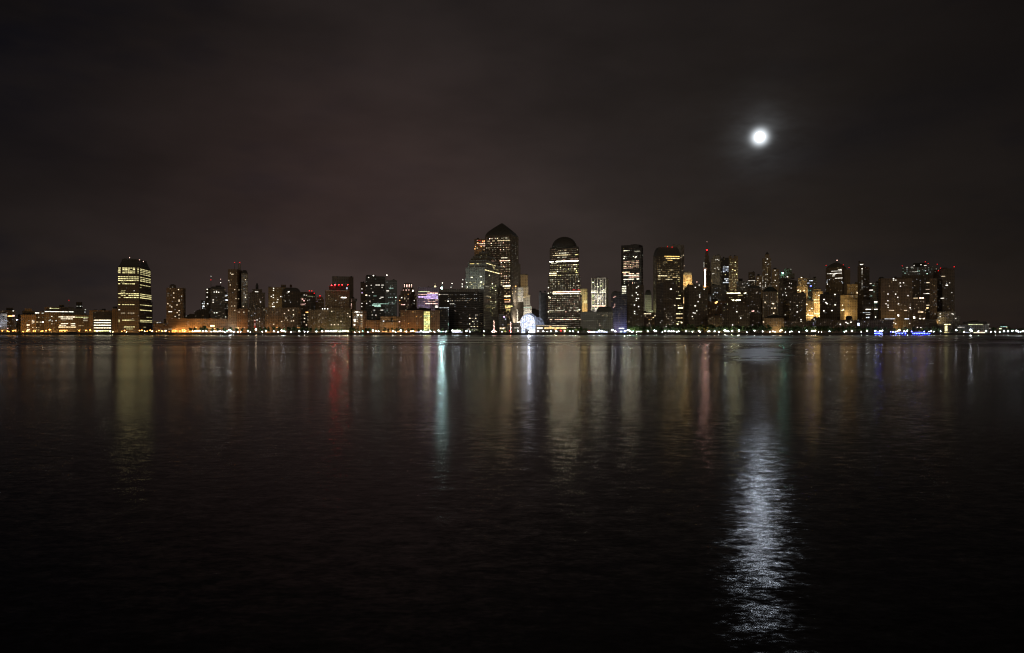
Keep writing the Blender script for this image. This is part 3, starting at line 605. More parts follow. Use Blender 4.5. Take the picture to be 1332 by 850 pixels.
    b.tier(600.4, 602.2, 368, yb=376, dy=14, d=3, mat='grey', part='roof_stair'); b.row(369, 600.5, 602.1, 'nw', 2.2, 3).row(372.5, 600.5, 602.1, 'nw', 2.4, 4).beacon(602, 363.6, 'nw', .8, 3, dy=15).beacon(608, 373.6, 'nw', .9, 4)

def centre():
    b = B('office_tower', 'unfinished tower top strung with orange work lights behind the pyramid tower', 1900, 'dark', 'tower')
    b.tier(617, 634, 311, d=24); b.rand(617.5, 633, 312, 326, .55, 'og,rd,ww,pk', dx=2, dy=1.8, w=2.4, h=1.9, b=1.6).row(317.2, 621, 632, 'ww', 2, 1.7, p=.85).row(319.4, 624, 632, 'pk', 1.6, 1.6).wins([(621.5, 316), (626, 321), (617.7, 324), (628, 314), (630, 313.8)], 'og', 3, 2.6, 3)
    b.flood(626, 330, 'og', 2000, 25, 8, 318)

    b = B('office_tower', 'tallest tower, square and dark, capped by a black pyramid roof', 1640, 'dark', 'tower')
    b.boost = 1.6; b.tint = (1, 0.97, 0.8)
    b.tier(629, 680.5, 372, xc=664, d=46, part='lower_shaft').tier(630, 677, 340, xc=664.5, dy=1.5, part='middle_shaft').tier(631, 674.5, 305.2, xc=664.5, dy=3, part='upper_shaft', layers=[(.96, 303.5), (.84, 300), (.5, 294.2), (.05, 287.4)])
    b.rand(631.5, 664, 307, 372, .7, 'nw,pk,ww', dx=2.0, dy=2.6, w=1.7, h=1.4, b=.26, var=.5).rand(630, 664, 372, 428, .6, 'ww,pk,nw', dx=2.0, dy=2.5, w=1.7, h=1.4, b=.26, var=.5)
    b.rand(632, 664, 308, 326, .5, 'ww,nw,pk', dx=2, dy=2.7, w=2, h=1.5, b=1.0).row(309.4, 632, 660, 'nw', .9, 1.3, p=.5).row(312.6, 634, 663.6, 'ww', 1.3, 1.4, p=.75)
    b.rand(631, 664, 326, 372, .33, 'ww,nw,pk,cw', dx=2, dy=2.7, w=2, h=1.5, b=.8, rows=.25).row(339, 650, 663.5, 'pk', 2.3, 1.8).row(335.2, 652, 660, 'nw', 1.4)
    b.rand(651, 664, 340, 372, .6, 'ww,nw,pk', dx=2, dy=2.7, w=2.2, h=1.6, b=1).row(372.2, 654, 664, 'nw', 3, 2.2).row(375, 656, 663, 'ww', 1.4).row(385.4, 656, 664, 'ww', 2.6, 2).row(390, 656, 664, 'og', 2).row(393, 656, 664, 'pk', 1.4).row(398.4, 657, 667, 'ye', 2.4, 1.8).row(400.6, 657, 664, 'dy', 2).row(403.4, 658, 664, 'ye', 1.6).rand(656, 664, 376, 428, .45, 'ww,pk,dy', dx=1.9, dy=2.3, b=.9)
    b.rand(665.2, 676, 312, 372, .4, 'cw,nw', dx=1.8, dy=2.5, w=2.6, h=1.4, b=.28).rand(665.5, 672, 371, 388, .6, 'og,dy,ww', dx=2, dy=2.3, b=1.2).win(671, 371.2, 'og', 3, 3, 4).win(670.6, 378, 'ww', 2.6, 2.2, 2)

    b = B('office_tower', 'grey stepped tower rising in narrow terraces below the pyramid topped tower', 1545, 'grey', 'tower')
    b.boost = 1.5; b.tint = (0.95, 1.0, 0.72)
    b.tier(604.5, 652, 371, xc=629, d=44, part='lower_shaft').tier(605.5, 650, 347.5, xc=631, dy=2, part='middle_shaft').tier(608.5, 650, 341.5, xc=633, dy=4).tier(610.5, 648, 337.8, xc=634, dy=7).tier(612.5, 646, 334.8, xc=634, dy=10, mat='dark').tier(615, 644, 332, xc=635, dy=13).tier(618.5, 642, 329.2, xc=635, dy=16, mat='dark').tier(623, 639.5, 326.6, xc=634, dy=19)
    b.row(342.6, 611, 617, 'dy', 1.5, 1.6).win(621.5, 342.8, 'ww', 5, 1.8, 1.4).row(342.6, 632.5, 645, 'ww', 1.8, 1.5).row(345, 640, 648, 'ww', .9, p=.8).row(351.2, 630.5, 650, 'ww', 2.6, 1.8).row(347.2, 641, 649, 'ww', .8)
    b.wins([(636.5, 357), (625.5, 359.8), (613.5, 360.6), (626, 367)], 'nw', 3.6, 2.2, 2.6)
    b.rand(606, 630, 366, 376, .55, 'nw,ww', dx=2.1, dy=2.4, w=1.9, h=1.6, b=1.2).rand(606, 631, 349, 374, .4, 'gr,cw', dx=1.8, dy=2.4, w=1.4, h=1.2, b=.16)
    b.rand(632, 651, 353, 428, .24, 'nw,ww', dx=1.8, dy=2.4, w=1.5, h=1.4, b=.5).rand(637, 646, 366, 408, .6, 'nw,ww,yg', dx=2.1, dy=2.5, w=2, h=1.6, b=1).rand(629, 640, 372, 430, .22, 'ww,nw', b=.8)
    b.flood(617, 373, 'gr', 1800, 24, 14, 352).flood(615, 374, 'nw', 3800, 26, 14, 352).flood(641, 380, 'nw', 2600, 30, 10, 362)

    b = B('office_block', 'dim bluish block with one purple light at the foot of the pyramid tower', 1470, 'blue')
    b.tier(648.5, 659.5, 412).tier(649, 655, 409, dy=3); b.win(655.7, 412.5, 'pu', 3, 3, 3).win(657.5, 415.4, 'lb', 2.4, 2.2, 1.6).row(405, 651, 656, 'dy', .9).rand(649, 659, 414, 424, .2, 'cw', b=.6)

    b = B('office_block', 'pale striped block with bright floodlit floors left of the stone tower', 1690, 'pale')
    b.tier(667.5, 681, 392.5, xc=671, part='lower_block').tier(671.5, 681, 374, dy=3); b.tier(666.5, 674, 403, g=True, dy=-4, part='front_wing').tier(673, 681, 418, g=True, dy=-8, part='podium')
    for y in (376, 379.2, 382.4, 386, 389.4): b.row(y, 672, 680.6, 'nw', .8, 2, p=.9)
    b.row(378.8, 672, 678, 'ye', 1.2, 1.8).row(386.2, 671, 677, 'ye', 1.4, 2).rand(668, 680.6, 392, 417, .55, 'nw,cw,ww', dx=1.9, dy=2, w=2.4, h=1.4, b=.5)
    b.flood(674, 420, 'nw', 26000, 30, 10, 396).flood(676, 395, 'nw', 14000, 30, 8, 382)

    b = B('stone_tower', 'buff stone setback tower floodlit at its shoulder, behind the glass vault', 1780, 'pale', 'tower')
    b.tier(676, 691.5, 398.5).tier(676.5, 689.5, 384, dy=2).tier(676.8, 687.2, 373, dy=4).tier(677, 686.6, 357.4, dy=6, mat='gold', layers=[(.9, 356.6)])
    b.row(400.3, 681, 690.8, 'gr', 1.1, 2).row(402.8, 681, 690.8, 'nw', 1.0, 2).row(405.6, 681, 690.8, 'nw', .8, 2); b.rand(677, 690, 374, 397, .14, 'ww', b=.35)
    b.flood(682, 386, 'dy', 5200, 22, 8, 366).flood(685, 412, 'nw', 16000, 24, 8, 396)

    b = B('office_tower', 'slim blue grey slab with two dark roof prongs behind the domed tower', 1900, 'grey', 'tower')
    b.tier(701, 714, 380.5, xc=703, d=30).bulk(701.8, 704.4, 378.6, dy=4).bulk(707.5, 710.5, 378.4, dy=4); b.flood(707, 418, 'lb', 16000, 60, 16, 392)
    b = B('office_block', 'far dark block low between the stone tower and blue grey slab', 2050, 'dark'); b.tier(688, 703, 403).bulk(692, 697, 401.5); b.rand(691, 701, 404, 409, .1, 'cw', b=.4)

    b = B('office_tower', 'broad dark tower with a rounded dome top and dense square windows', 1500, 'dark', 'tower')
    b.boost = 1.6; b.tint = (.98, 1.0, 0.84)
    b.tier(710.8, 757, 384, xc=755, d=48, part='lower_shaft').tier(713, 755, 358.2, xc=753.5, dy=1.5, part='middle_shaft').tier(715, 753, 322, xc=752, dy=3, part='upper_shaft', layers=[(.97, 320.5)])
    dome = [(.985, 320.4)] + [(cos(a*pi/18), 320.4 - 14.4*sin(a*pi/18)) for a in range(1, 9)]
    b.tier(717.5, 750.8, 320.5, yb=321, dy=4, rnd=True, mat='slate', part='dome_drum', layers=dome[1:])
    b.rand(716, 752, 322, 358, .7, 'nw,pk,ww', dx=2.0, dy=2.55, w=1.7, h=1.4, b=.26, var=.5).rand(713, 756, 359, 430, .75, 'nw,pk,nw', dx=2.05, dy=2.5, w=1.6, h=1.4, b=.3, var=.5)
    b.rand(716, 752, 323, 330, .3, 'nw,ww', dx=2, dy=2.6, b=.7).row(328.4, 723.5, 737, 'nw', 1.6, 1.5, p=.85).row(331, 719, 742, 'ww', 1.5, 1.6, p=.9).row(331.2, 748, 752, 'ye', 1.5).row(333.8, 722, 740, 'nw', 1, 1.4, p=.6)
    b.row(339.2, 714.8, 720, 'nw', 5, 2.3).row(339.2, 723, 752.3, 'nw', 5.5, 2.3).row(336.8, 732, 752, 'pk', .7, 1.3, p=.6).row(341.6, 717, 724, 'nw', .8)
    b.rand(715.5, 753, 343, 359, .42, 'nw,ww,ye', dx=2, dy=2.6, w=2, h=1.6, b=1, rows=.35).row(354.5, 714.5, 724, 'ww', 2.6, 2).row(354.5, 741, 752, 'ye', 1.4, 1.8, p=.7).row(357, 714.5, 724, 'ww', 2.2, 1.7)
    b.rand(715, 754, 359, 384, .5, 'nw,ww', dx=2.1, dy=2.55, w=1.8, h=1.5, b=1.0)
    b.row(379.3, 719, 755, 'pk', 3.4, 1.7).row(381.6, 719, 756, 'nw', 3.2, 1.6).row(377, 745, 754, 'rd', 1.2, 1.5, p=.8)
    b.rand(713, 757, 384, 407, .72, 'nw,ww,nw,pk', dx=2.1, dy=2.5, w=1.7, h=1.4, b=.9).rand(713, 757, 407, 430, .4, 'nw,ww', dx=2.1, dy=2.5, w=1.7, h=1.4, b=.7, rows=.3).row(415.8, 715, 757, 'pk', 2.0, 1.5, p=.9).row(404, 714, 756, 'nw', .8, 1.4, p=.6)
    b.wins([(713.4, 373.4), (713.3, 380.7), (713.2, 405.5), (714, 385.4), (715.4, 387)], 'nw', 2.6, 2.2, 2.4)

    b = B('office_block', 'flat yellow lit slab close behind the right shoulder of the domed tower', 1720, 'gold'); b.tier(752, 764, 376, d=24); b.rand(757, 764, 378, 406, .5, 'dy,ye', dx=1.8, dy=2.4, w=2.6, h=1.2, b=.25); b.flood(760, 408, 'dy', 12000, 24, 8, 394).flood(760, 392, 'yg', 6000, 30, 8, 382)
    b = B('office_tower', 'pale latticed box tower with tall dark bays and creamy lit floors', 1660, 'pale', 'tower')
    b.boost = 1.6; b.tint = (.98, 1.0, 0.84)
    b.tier(769, 791.5, 361.4, xc=788.5, d=26, th=6)
    for i in range(5): b.tier(770.8 + i*3.5, 773.1 + i*3.5, 363, g=True, dy=(788.5-772-i*3.5)/F*1660*.105 + .3, d=1, mat='steel', part='dark_bay')
    b.rand(770.5, 788, 364, 384, .25, 'yg,nw', dx=1.75, dy=2.2, w=2.2, h=1.8, b=1.0).row(380.2, 770, 788, 'nw', 2.4, 2).row(378.4, 770, 788, 'nw', 1.2, 1.5, p=.6).rand(770.5, 788, 370, 380, .4, 'yg,nw', dx=1.75, dy=2, w=2.4, b=1.3).rand(770.5, 788, 383, 403, .62, 'yg,nw,ww', dx=1.75, dy=2.1, w=2.6, h=2, b=1.5).row(398.2, 771, 787, 'pk', 2.2, 2)
    b.flood(776, 404, 'nw', 30000, 32, 18, 388).flood(776, 386, 'nw', 16000, 36, 14, 370)

    b = B('office_block', 'low grey wing joined to the right foot of the domed tower', 1470, 'grey'); b.tier(755, 776, 405.6); b.rand(758, 775, 408, 430, .16, 'ww,nw', dx=2.3, dy=2.5, w=1.5, h=1.4, b=.5); b.bulk(764, 771, 404.2)
    b = B('office_block', 'low grey block under a dark mansard dome beside the plaza', 1480, 'grey')
    b.tier(775, 797.5, 406.2, part='main_block', layers=[(.96, 405), (.88, 402.6), (.74, 400.2), (.58, 398.9)]); b.rand(776, 797, 408, 430, .14, 'ww,nw', dx=2.3, dy=2.5, w=1.5, h=1.4, b=.5).wins([(784, 411), (790, 411), (780, 421.5), (780.5, 424)], 'ww', 1.8, 1.6, 1)

    b = B('office_block', 'blue purple lit block left of the black banded skyscraper', 1580, 'blue')
    b.tier(795, 816, 382, part='main_block').tier(796.5, 808, 379.4, dy=4); b.wins([(798.5, 387), (800, 385.8), (799.5, 396), (799.5, 398.5), (798, 400)], 'pk', 2.8, 2.4, 1.4).rand(796, 808, 384, 410, .08, 'cw,ww', b=.5).row(427.4, 805, 812, 'cw', 4, 2.2)
    b.flood(799, 432, 'pu', 2600, 18, 8, 418).flood(811, 432, 'bl', 2400, 18, 6, 420).flood(806, 432, 'lb', 2200, 22, 10, 412)

    b = B('skyscraper', 'black flat topped skyscraper with a chamfered corner and pinkish lit floors', 1760, 'steel', 'tower')
    b.boost = 1.6; b.tint = (.98, 1.0, 0.84)
    b.tier(808, 836.5, 322, xc=834.5, d=40).tier(808, 836, 318.2, xc=831, dy=.5, part='top_storeys')
    b.rand(810, 834, 322, 370, .5, 'nw,cw,pk', dx=2, dy=2.2, w=1.8, h=1.4, b=.16, var=.5)
    b.row(325.3, 811, 819, 'nw', 1.7, 1.6, p=.9).row(326.8, 825, 832, 'nw', .7, p=.6).rand(811, 831, 332, 337, .3, 'nw,cw', b=1).wins([(812.5, 333), (811.6, 335.5), (827.5, 334), (826.5, 335)], 'nw', 3, 2.4, 2.4).win(836, 332, 'cw', 1.8, 1.6, 1)
    for y in (339.4, 341.6, 343.8, 346, 348.2): b.rand(811, 831.5, y-1, y+1, .86, 'pk,ww,pk', dx=2.0, dy=2, w=3.1, h=2.0, b=1.25, var=.5)
    b.row(353.6, 809.5, 819, 'ww', 2.2, 2).row(355.8, 811, 831.5, 'pk', 2, 2.2, p=.9).row(358, 811, 831.5, 'nw', 1.8, 2.2, p=.8).row(360.2, 811, 831.5, 'pk', 1.4, 2, p=.7).row(363, 811, 831.5, 'nw', 2.2, 2, p=.7).rand(811, 832, 364, 372, .4, 'nw,pk', b=1)
    for y in (372, 374.5, 377, 379.2, 381.4, 384, 386.6, 390, 393.4, 395.6, 397.8, 403, 412): b.row(y, 809, 814.6, 'nw', 1.9, 2, p=.9)
    b.rand(809, 815, 400, 428, .2, 'cw,lb', b=.6)

    b = B('apartment_tower', 'dark apartment slab with white windows before the black skyscraper', 1490, 'dark', 'tower')
    b.tier(815.5, 837.5, 370.5, xc=823, d=26, th=60).bulk(824, 828, 368.4)
    b.wins([(830.3, 372.6), (828, 374.3), (827.6, 381), (829.6, 383.4), (828, 388.5), (830.5, 388.4), (825.2, 397), (830.7, 399), (825.5, 405.4), (825.4, 408), (822.3, 384.4), (827.6, 391)], 'nw', 2.8, 2.4, 2.4); b.rand(817, 836, 375, 425, .02, 'ww', b=.6).rand(816, 819, 418, 428, .2, 'cw', b=.4)

    b = B('stone_tower', 'slender grey green stone tower with a rounded top between two dark slabs', 1640, 'pale', 'tower')
    b.tier(836, 850, 404).tier(838.5, 847.6, 384, dy=3, layers=[(.85, 381), (.65, 378.6), (.4, 377)]); b.rand(839, 847, 385, 402, .06, 'nw', b=.4).flood(843, 406, 'yg', 4000, 30, 8, 392)
    b = B('office_block', 'low amber windowed block at the foot of the grey green stone tower', 1560, 'brown'); b.tier(836.5, 852, 406.6); b.row(408.4, 837.5, 847, 'ww', 2.2, 1.8).rand(838, 851, 410, 424, .4, 'og,ww,dy', dx=2.2, dy=2.3, b=1).wins([(849, 405), (852, 411), (854.6, 405.6)], 'ww', 2.6, 2.2, 2)
def right_part():
    b = B('office_tower', 'faint grey tower top rising behind the red beaconed mansard tower', 1900, 'grey', 'tower'); b.tier(866, 890, 318.4, xc=886, d=30); b.rand(880, 889, 328, 345, .25, 'dy,ww', b=1.2).wins([(880.5, 330), (887, 333), (885.5, 335.4), (889, 331.4), (890, 345), (888, 352)], 'ww', 2.8, 2.4, 2.2)
    b = B('office_tower', 'dark tower with a sloping mansard top, red beacons and amber floors', 1610, 'dark', 'tower')
    b.boost = 1.6; b.tint = (1, 0.9, 0.6)
    b.tier(849.5, 885.5, 333, xc=854, d=40, th=70, layers=[(.97, 330), (.86, 324.5), (.74, 321.6)], mat='dark').tier(853, 889, 372, g=True, dy=-3, part='lower_shaft')
    for x, y in ((860.6, 321.8), (868.4, 320.6), (874.3, 321.3)): b.beacon(x, y, 'rd', .9, 7, dy=6)
    b.rand(852, 885, 334, 372, .6, 'nw,ww,dy', dx=2.1, dy=2.4, w=1.7, h=1.4, b=.22, var=.5)
    b.row(333.4, 864, 884, 'dy', 2, 1.6, p=.9).row(336, 866, 884, 'ww', 1.6, 1.6, p=.85).row(338.6, 868, 875, 'dy', 1.4).rand(855, 884, 340, 360, .16, 'nw,ww', dx=2.2, dy=2.5, b=.9, rows=.3).row(359, 856, 868, 'nw', 2.2, 1.6).row(360.6, 856, 884, 'ww', 1.3, 1.4, p=.7).row(363.4, 856, 884, 'nw', 1.2, 1.4, p=.6).rand(878, 885, 357, 372, .35, 'ww,yg', b=1)
    b.rand(850, 853.6, 338, 400, .5, 'nw', dx=1.6, dy=2.2, w=3, h=1.3, b=.16).rand(879, 888, 373, 428, .2, 'ww,yg,nw', dx=2.2, dy=2.6, b=1.1, rows=.4)
    b.row(388.8, 879, 885, 'nw', 2.2, 2).row(401, 882, 888.5, 'nw', 3, 2.4).row(408.6, 879, 888, 'nw', 1.8, 1.8).row(414, 879, 888, 'ww', 1.3, 1.6).wins([(886.5, 420), (881.6, 422), (855, 401.4), (856.5, 402)], 'nw', 3, 2.6, 2.6)
    b.row(379, 857, 861.6, 'cw', 1.2, 1.5)

    b = B('apartment_tower', 'black apartment slab with vertical rows of tiny windows near the quay', 1480, 'dark', 'tower')
    b.tier(853.5, 879.5, 368, xc=863, d=26, th=60).tier(864, 876, 365.5, dy=5)
    b.win(872.8, 376.2, 'nw', 3.4, 2.8, 4); b.rand(863.5, 879, 396, 431, .26, 'nw,ww', dx=2, dy=2.4, w=1.5, h=1.5, b=1).rand(870.5, 872.5, 375, 430, .35, 'nw', dx=2, dy=2.4, w=1.2, b=.4).rand(855, 863, 378, 425, .02, 'ww', b=.6).wins([(861, 417.5), (859, 420), (866.5, 425), (867, 429)], 'nw', 2.4, 2, 1.4)

    b = B('stone_tower', 'stone tower with a glowing golden rounded cap and one thin gold edge', 1830, 'gold', 'tower')
    b.tier(888, 901, 369).tier(888.6, 900, 358, dy=2, layers=[(.92, 356), (.7, 354), (.35, 352.8)], roofmat='stonetrim')
    b.row(361.6, 889, 900, 'dy', .9, 1.6, p=.9).row(364.6, 889, 900, 'og', .8, 1.6).row(367.6, 889, 900, 'dy', 1.6, 2)
    b.win(889.3, 391, 'dy', 1.8, 16, 1.8).win(889.4, 375, 'dy', 2.6, 8, 1.2); b.flood(894, 371, 'dy', 10200, 12, 6, 360).flood(894, 362, 'dy', 3600, 18, 6, 355)

    b = B('apartment_tower', 'dark stepped apartment tower with one bright window halfway up, near quay', 1480, 'dark', 'tower')
    b.tier(890, 921, 374, xc=896, d=28, th=65).tier(893, 913, 370.4, dy=4)
    b.wins([(906.5, 367.2), (904.5, 374), (909.6, 371), (916, 376.2), (910, 383.8), (910.2, 386.5), (908, 392.6), (904.6, 398), (901.8, 407.2), (904, 407.5), (906.4, 404.5), (900.5, 412)], 'nw', 2.5, 2.1, 2.2).win(904.4, 398, 'nw', 3, 3, 4).rand(897, 920, 378, 424, .025, 'ww', b=.6)
    b.beacon(906.5, 367, 'pk', .8, 3)

    b = B('spire_tower', 'thin spired tower with a vertical pink neon line and red mast light', 1930, 'dark', 'tower')
    b.tier(914.5, 925.5, 352).tier(915.3, 924, 341, dy=3).tier(916.5, 922.5, 333, dy=5).tier(917.5, 921.5, 329, dy=7, layers=[(.5, 326)]).mast(919.6, 326, 313.5, .8, dy=10)
    b.beacon(919.6, 325.2, 'rd', 1.6, 8, dy=4).beacon(919.6, 314.2, 'pk', .7, 1.6, dy=9); b.win(917, 361, 'pk', 2.2, 44, 8).beacon(917, 373, 'og', 1.2, 60).win(915.7, 344.5, 'nw', 1.8, 14, .8); b.rand(916, 924, 335, 372, .2, 'ww,pk', dx=1.8, dy=2.2, b=.7).rand(918, 920, 352, 372, .7, 'pk', dx=1.4, dy=2, b=.9)

    b = B('office_tower', 'grey office tower with a notched top right of the neon spire', 1850, 'grey', 'tower')
    b.tier(925, 940.5, 336, xc=937).tier(927, 938, 332.4, dy=4); b.wins([(931, 338), (933, 337.5), (935, 338.6), (933.6, 348.5), (926.8, 356), (928.5, 355.6), (938, 353.8), (935, 350.4), (930, 349)], 'nw', 2.4, 2, 1.8).rand(926, 940, 340, 372, .08, 'ww', b=.6).flood(933, 373, 'ww', 2500, 30, 8, 352)
    b = B('office_tower', 'narrow black tower with two large bluish white lit blocks', 1800, 'steel', 'tower')
    b.tier(939.8, 948, 335.6); b.rand(940.4, 947.6, 346.5, 354.5, .95, 'lb,cw', dx=1.8, dy=2, w=3.2, h=3.2, b=1.4).rand(940.4, 947.6, 362, 369, .9, 'lb,cw', dx=1.8, dy=2, w=3.2, h=3, b=1.1).win(943.6, 357.6, 'ye', 2.4, 2, 1.4)
    b = B('office_tower', 'buff tower thick with small warm windows and a notched parapet', 1820, 'tan', 'tower')
    b.boost = 1.8; b.tint = (0.95, 1.0, 0.72)
    b.tier(946, 963.5, 377, dy=-3).tier(947.5, 960, 336, dy=0).tier(948, 951.6, 333.2, yb=336, dy=2).tier(954.5, 959.8, 333.2, yb=336, dy=2); b.rand(948, 960, 341, 378, .5, 'ww,nw', dx=1.8, dy=2.1, w=1.7, h=1.5, b=.75).wins([(953, 351), (956, 352), (956.5, 341.6), (958, 357)], 'ww', 2.6, 2.2, 2).flood(954, 378, 'ww', 3500, 30, 8, 356)

    b = B('office_block', 'middle block with a bright white top floor under the buff tower', 1620, 'brown')
    b.boost = 2.2; b.tint = (0.95, 1.0, 0.72)
    b.tier(944, 971, 379); b.row(381.6, 945.5, 963, 'nw', 3, 2.2).row(384.4, 947, 966, 'ww', .9, 1.5, p=.6).rand(945, 970, 386, 402, .18, 'nw,ww', b=.8).row(391, 957, 963.5, 'nw', 5, 2.4).win(954, 390.8, 'nw', 3, 2.6, 4).wins([(968.5, 382), (970, 381.6), (945.5, 395.8), (942, 395.4)], 'nw', 2.8, 2.4, 2.4)
    b = B('office_block', 'grey block dotted with cool windows, set behind the white floored block', 1760, 'grey'); b.tier(958, 975, 366).bulk(961, 966, 362.4); b.rand(959, 975, 368, 392, .25, 'cw,nw,ww', dx=2, dy=2.3, b=.7).wins([(966, 369.5), (968, 374)], 'nw', 2.4, 2, 1.4)
    b = B('brick_block', 'dark red brick block with one orange window below the neon spire', 1520, 'red'); b.tier(920, 945, 391.6).bulk(926, 933, 389); b.wins([(932.3, 393.2), (931, 394.2)], 'og', 3.4, 3.4, 4).win(932.5, 410, 'pk', 2, 1.8, 1.2).rand(923, 944, 395, 424, .05, 'ww', b=.6)
    b = B('office_tower', 'thin slab whose pale lit edge runs down to the trees', 1560, 'grey', 'tower'); b.tier(917, 926, 383.5); b.rand(923, 925, 386, 399, .9, 'cw', dx=2, dy=1.5, w=2.4, h=1.4, b=.9).win(918.6, 387.5, 'nw', 2.4, 4, 1.5); b.flood(920.4, 427, 'ww', 6000, 14, 6, 408)
    b = B('office_block', 'grey office block with scattered cool lights between spire and buff tower', 1700, 'grey'); b.tier(925, 944, 371); b.rand(927, 943, 374, 392, .2, 'cw,nw', dx=2.1, dy=2.3, b=.7).wins([(930, 380.5), (933, 381.2), (928, 383)], 'cw', 2.4, 2, 1.6)
    b = B('apartment_block', 'broad dark apartment block with a stepped roof above the right hand trees', 1480, 'dark'); b.tier(939, 975, 397).tier(950, 968, 393, dy=5).bulk(941, 946, 395); b.wins([(958.5, 405.8), (953, 423), (963.5, 414)], 'nw', 2.6, 2.2, 2.4).rand(941, 974, 400, 426, .03, 'ww', b=.5)
    b = B('apartment_tower', 'near black tower with a sloping roof and one pink window', 1500, 'dark', 'tower'); b.tier(972, 990, 375, layers=[(.7, 372)]); b.wins([(978.6, 405), (980.4, 404.8)], 'pk', 2.8, 2.4, 2.6).wins([(985.6, 405), (984, 381.4), (979, 423)], 'nw', 2, 1.8, 1.2).rand(973, 989, 379, 424, .02, 'ww', b=.5)
    b = B('office_block', 'dim brown block wedged between the black tower and the ribbed one', 1540, 'brown'); b.tier(986, 993, 388); b.rand(987, 992, 392, 420, .08, 'ww', b=.6)

    b = B('office_tower', 'reddish boxy tower with a pale lit shelf, left of the pointed tower', 1850, 'dark', 'tower'); b.tier(972.5, 983, 364, dy=-4).tier(973.5, 982, 354.2); b.row(365.4, 973, 982.4, 'nw', 1.3, 1.7, p=.9).rand(973, 983, 366, 374, .4, 'ww,cw', b=.7)
    b = B('office_tower', 'slim grey tower with warm windows close left of the pointed tower', 1780, 'tan', 'tower'); b.tier(983.5, 991.5, 359).bulk(985, 988, 356.4); b.wins([(986, 362.2), (988.6, 369), (989, 372.4), (986, 372.4)], 'nw', 2.6, 2.2, 2).rand(984, 991, 361, 380, .12, 'ww', b=.7)
    b = B('spire_tower', 'pointed stone tower with sloping shoulders and pale lower floors', 1830, 'tan', 'tower'); b.tier(990.5, 1006, 366).tier(991.5, 1003, 336, dy=3).tier(995, 1000.8, 331, dy=6, layers=[(.75, 330), (.1, 326.8)]); b.rand(991, 1005, 338, 365, .2, 'ww,nw', dx=1.9, dy=2.2, b=.7).rand(991, 1006, 362, 378, .6, 'nw,ww', dx=1.8, dy=2.1, w=2.4, b=1).wins([(998.2, 337), (991.3, 341.2), (998, 357)], 'nw', 2.6, 2.2, 2).win(998.2, 352, 'dy', 2.2, 14, .15)
    b = B('office_tower', 'plain tan tower right of the pointed tower with a warm window column', 1770, 'tan', 'tower'); b.tier(1004, 1013, 350.5).bulk(1006, 1010, 348.4); b.wins([(1008, 352), (1009, 358), (1008.4, 365), (1010, 372)], 'nw', 2.6, 2.2, 1.8).rand(1005, 1012.5, 353, 385, .2, 'ww', b=.7)
    b = B('apartment_block', 'ribbed buff brick block below a dark gabled roof, lit along one corner', 1480, 'tan'); b.tier(991.5, 1013, 379.5, xc=1009.5, th=6, layers=[(.8, 377), (.5, 374), (.3, 372.6)], roofmat='roof')
    for i in range(6): b.tier(993 + i*2.9, 994 + i*2.9, 381, g=True, dy=(1009.5-993.5-i*2.9)/F*1480*.105 - .4, d=.8, part='wall_rib', mat='stonetrim')
    b.rand(1010, 1012.4, 376, 414, .9, 'ww', dx=2, dy=2, w=2, b=1.3).wins([(1006.5, 407.6), (1010.5, 392.5), (995.4, 393.2), (1006, 395.4), (1004.5, 401), (1008, 401), (1005, 395), (993.4, 419)], 'ww', 3, 2.4, 2.4).rand(992, 1009, 383, 425, .12, 'ww', dx=2, b=.5).flood(1001, 430, 'dy', 1560, 16, 8, 414)
    b = B('apartment_tower', 'tall dark tower with a square cap and a cold bright lamp on its shoulder', 1480, 'dark', 'tower')
    b.tier(1013.5, 1037, 362, xc=1018).tier(1014.5, 1033.5, 356, dy=3).tier(1020, 1030, 349.2, dy=6); b.beacon(1018, 355.2, (.35, 1, .78), 1.2, 42, dy=3, part='roof_lamp').beacon(1028.8, 350.6, 'nw', .6, 1.2)
    b.wins([(1024.3, 360.2), (1027, 367.2), (1029.2, 367.4), (1026.4, 371.8), (1029, 373.4), (1021.6, 375.6), (1022, 380.5), (1018.2, 383.8), (1023, 384), (1028, 392), (1028, 402), (1021.4, 409.6)], 'nw', 2.7, 2.2, 2.4).rand(1015, 1036, 365, 420, .03, 'ww', b=.6).win(1022.8, 384, 'nw', 3, 2.6, 3)
    b = B('apartment_block', 'black flat block before the dark capped tower, two lone windows', 1462, 'dark'); b.tier(1028, 1048.5, 381.6); b.wins([(1042, 416), (1037, 406), (1037, 397.6)], 'nw', 2.8, 2.2, 2.2).rand(1030, 1048, 386, 424, .02, 'ww', b=.5)
    b = B('brick_block', 'low brown gabled block with a lit gateway among the right hand trees', 1450, 'brown'); b.tier(994, 1020, 414, layers=[(.7, 411.6), (.3, 410)], roofmat='roof'); b.rand(996, 1019, 416, 428, .08, 'ww', b=.6).flood(1008, 432, 'dy', 3000, 14, 6, 422)

    b = B('stone_tower', 'gold lit stone tower with a stepped top behind the black flat block', 1720, 'gold', 'tower'); b.tier(1035.5, 1051, 372, dy=-2).tier(1038, 1050, 362); b.bulk(1041, 1045, 359.6).rand(1036, 1050, 364, 380, .3, 'dy,ww', dx=2, dy=2.2, b=1.2).wins([(1042.6, 361), (1041, 378.8), (1046, 378.6), (1038, 378), (1037.5, 368)], 'ww', 3, 2.4, 3).flood(1043, 384, 'dy', 4800, 24, 8, 370)
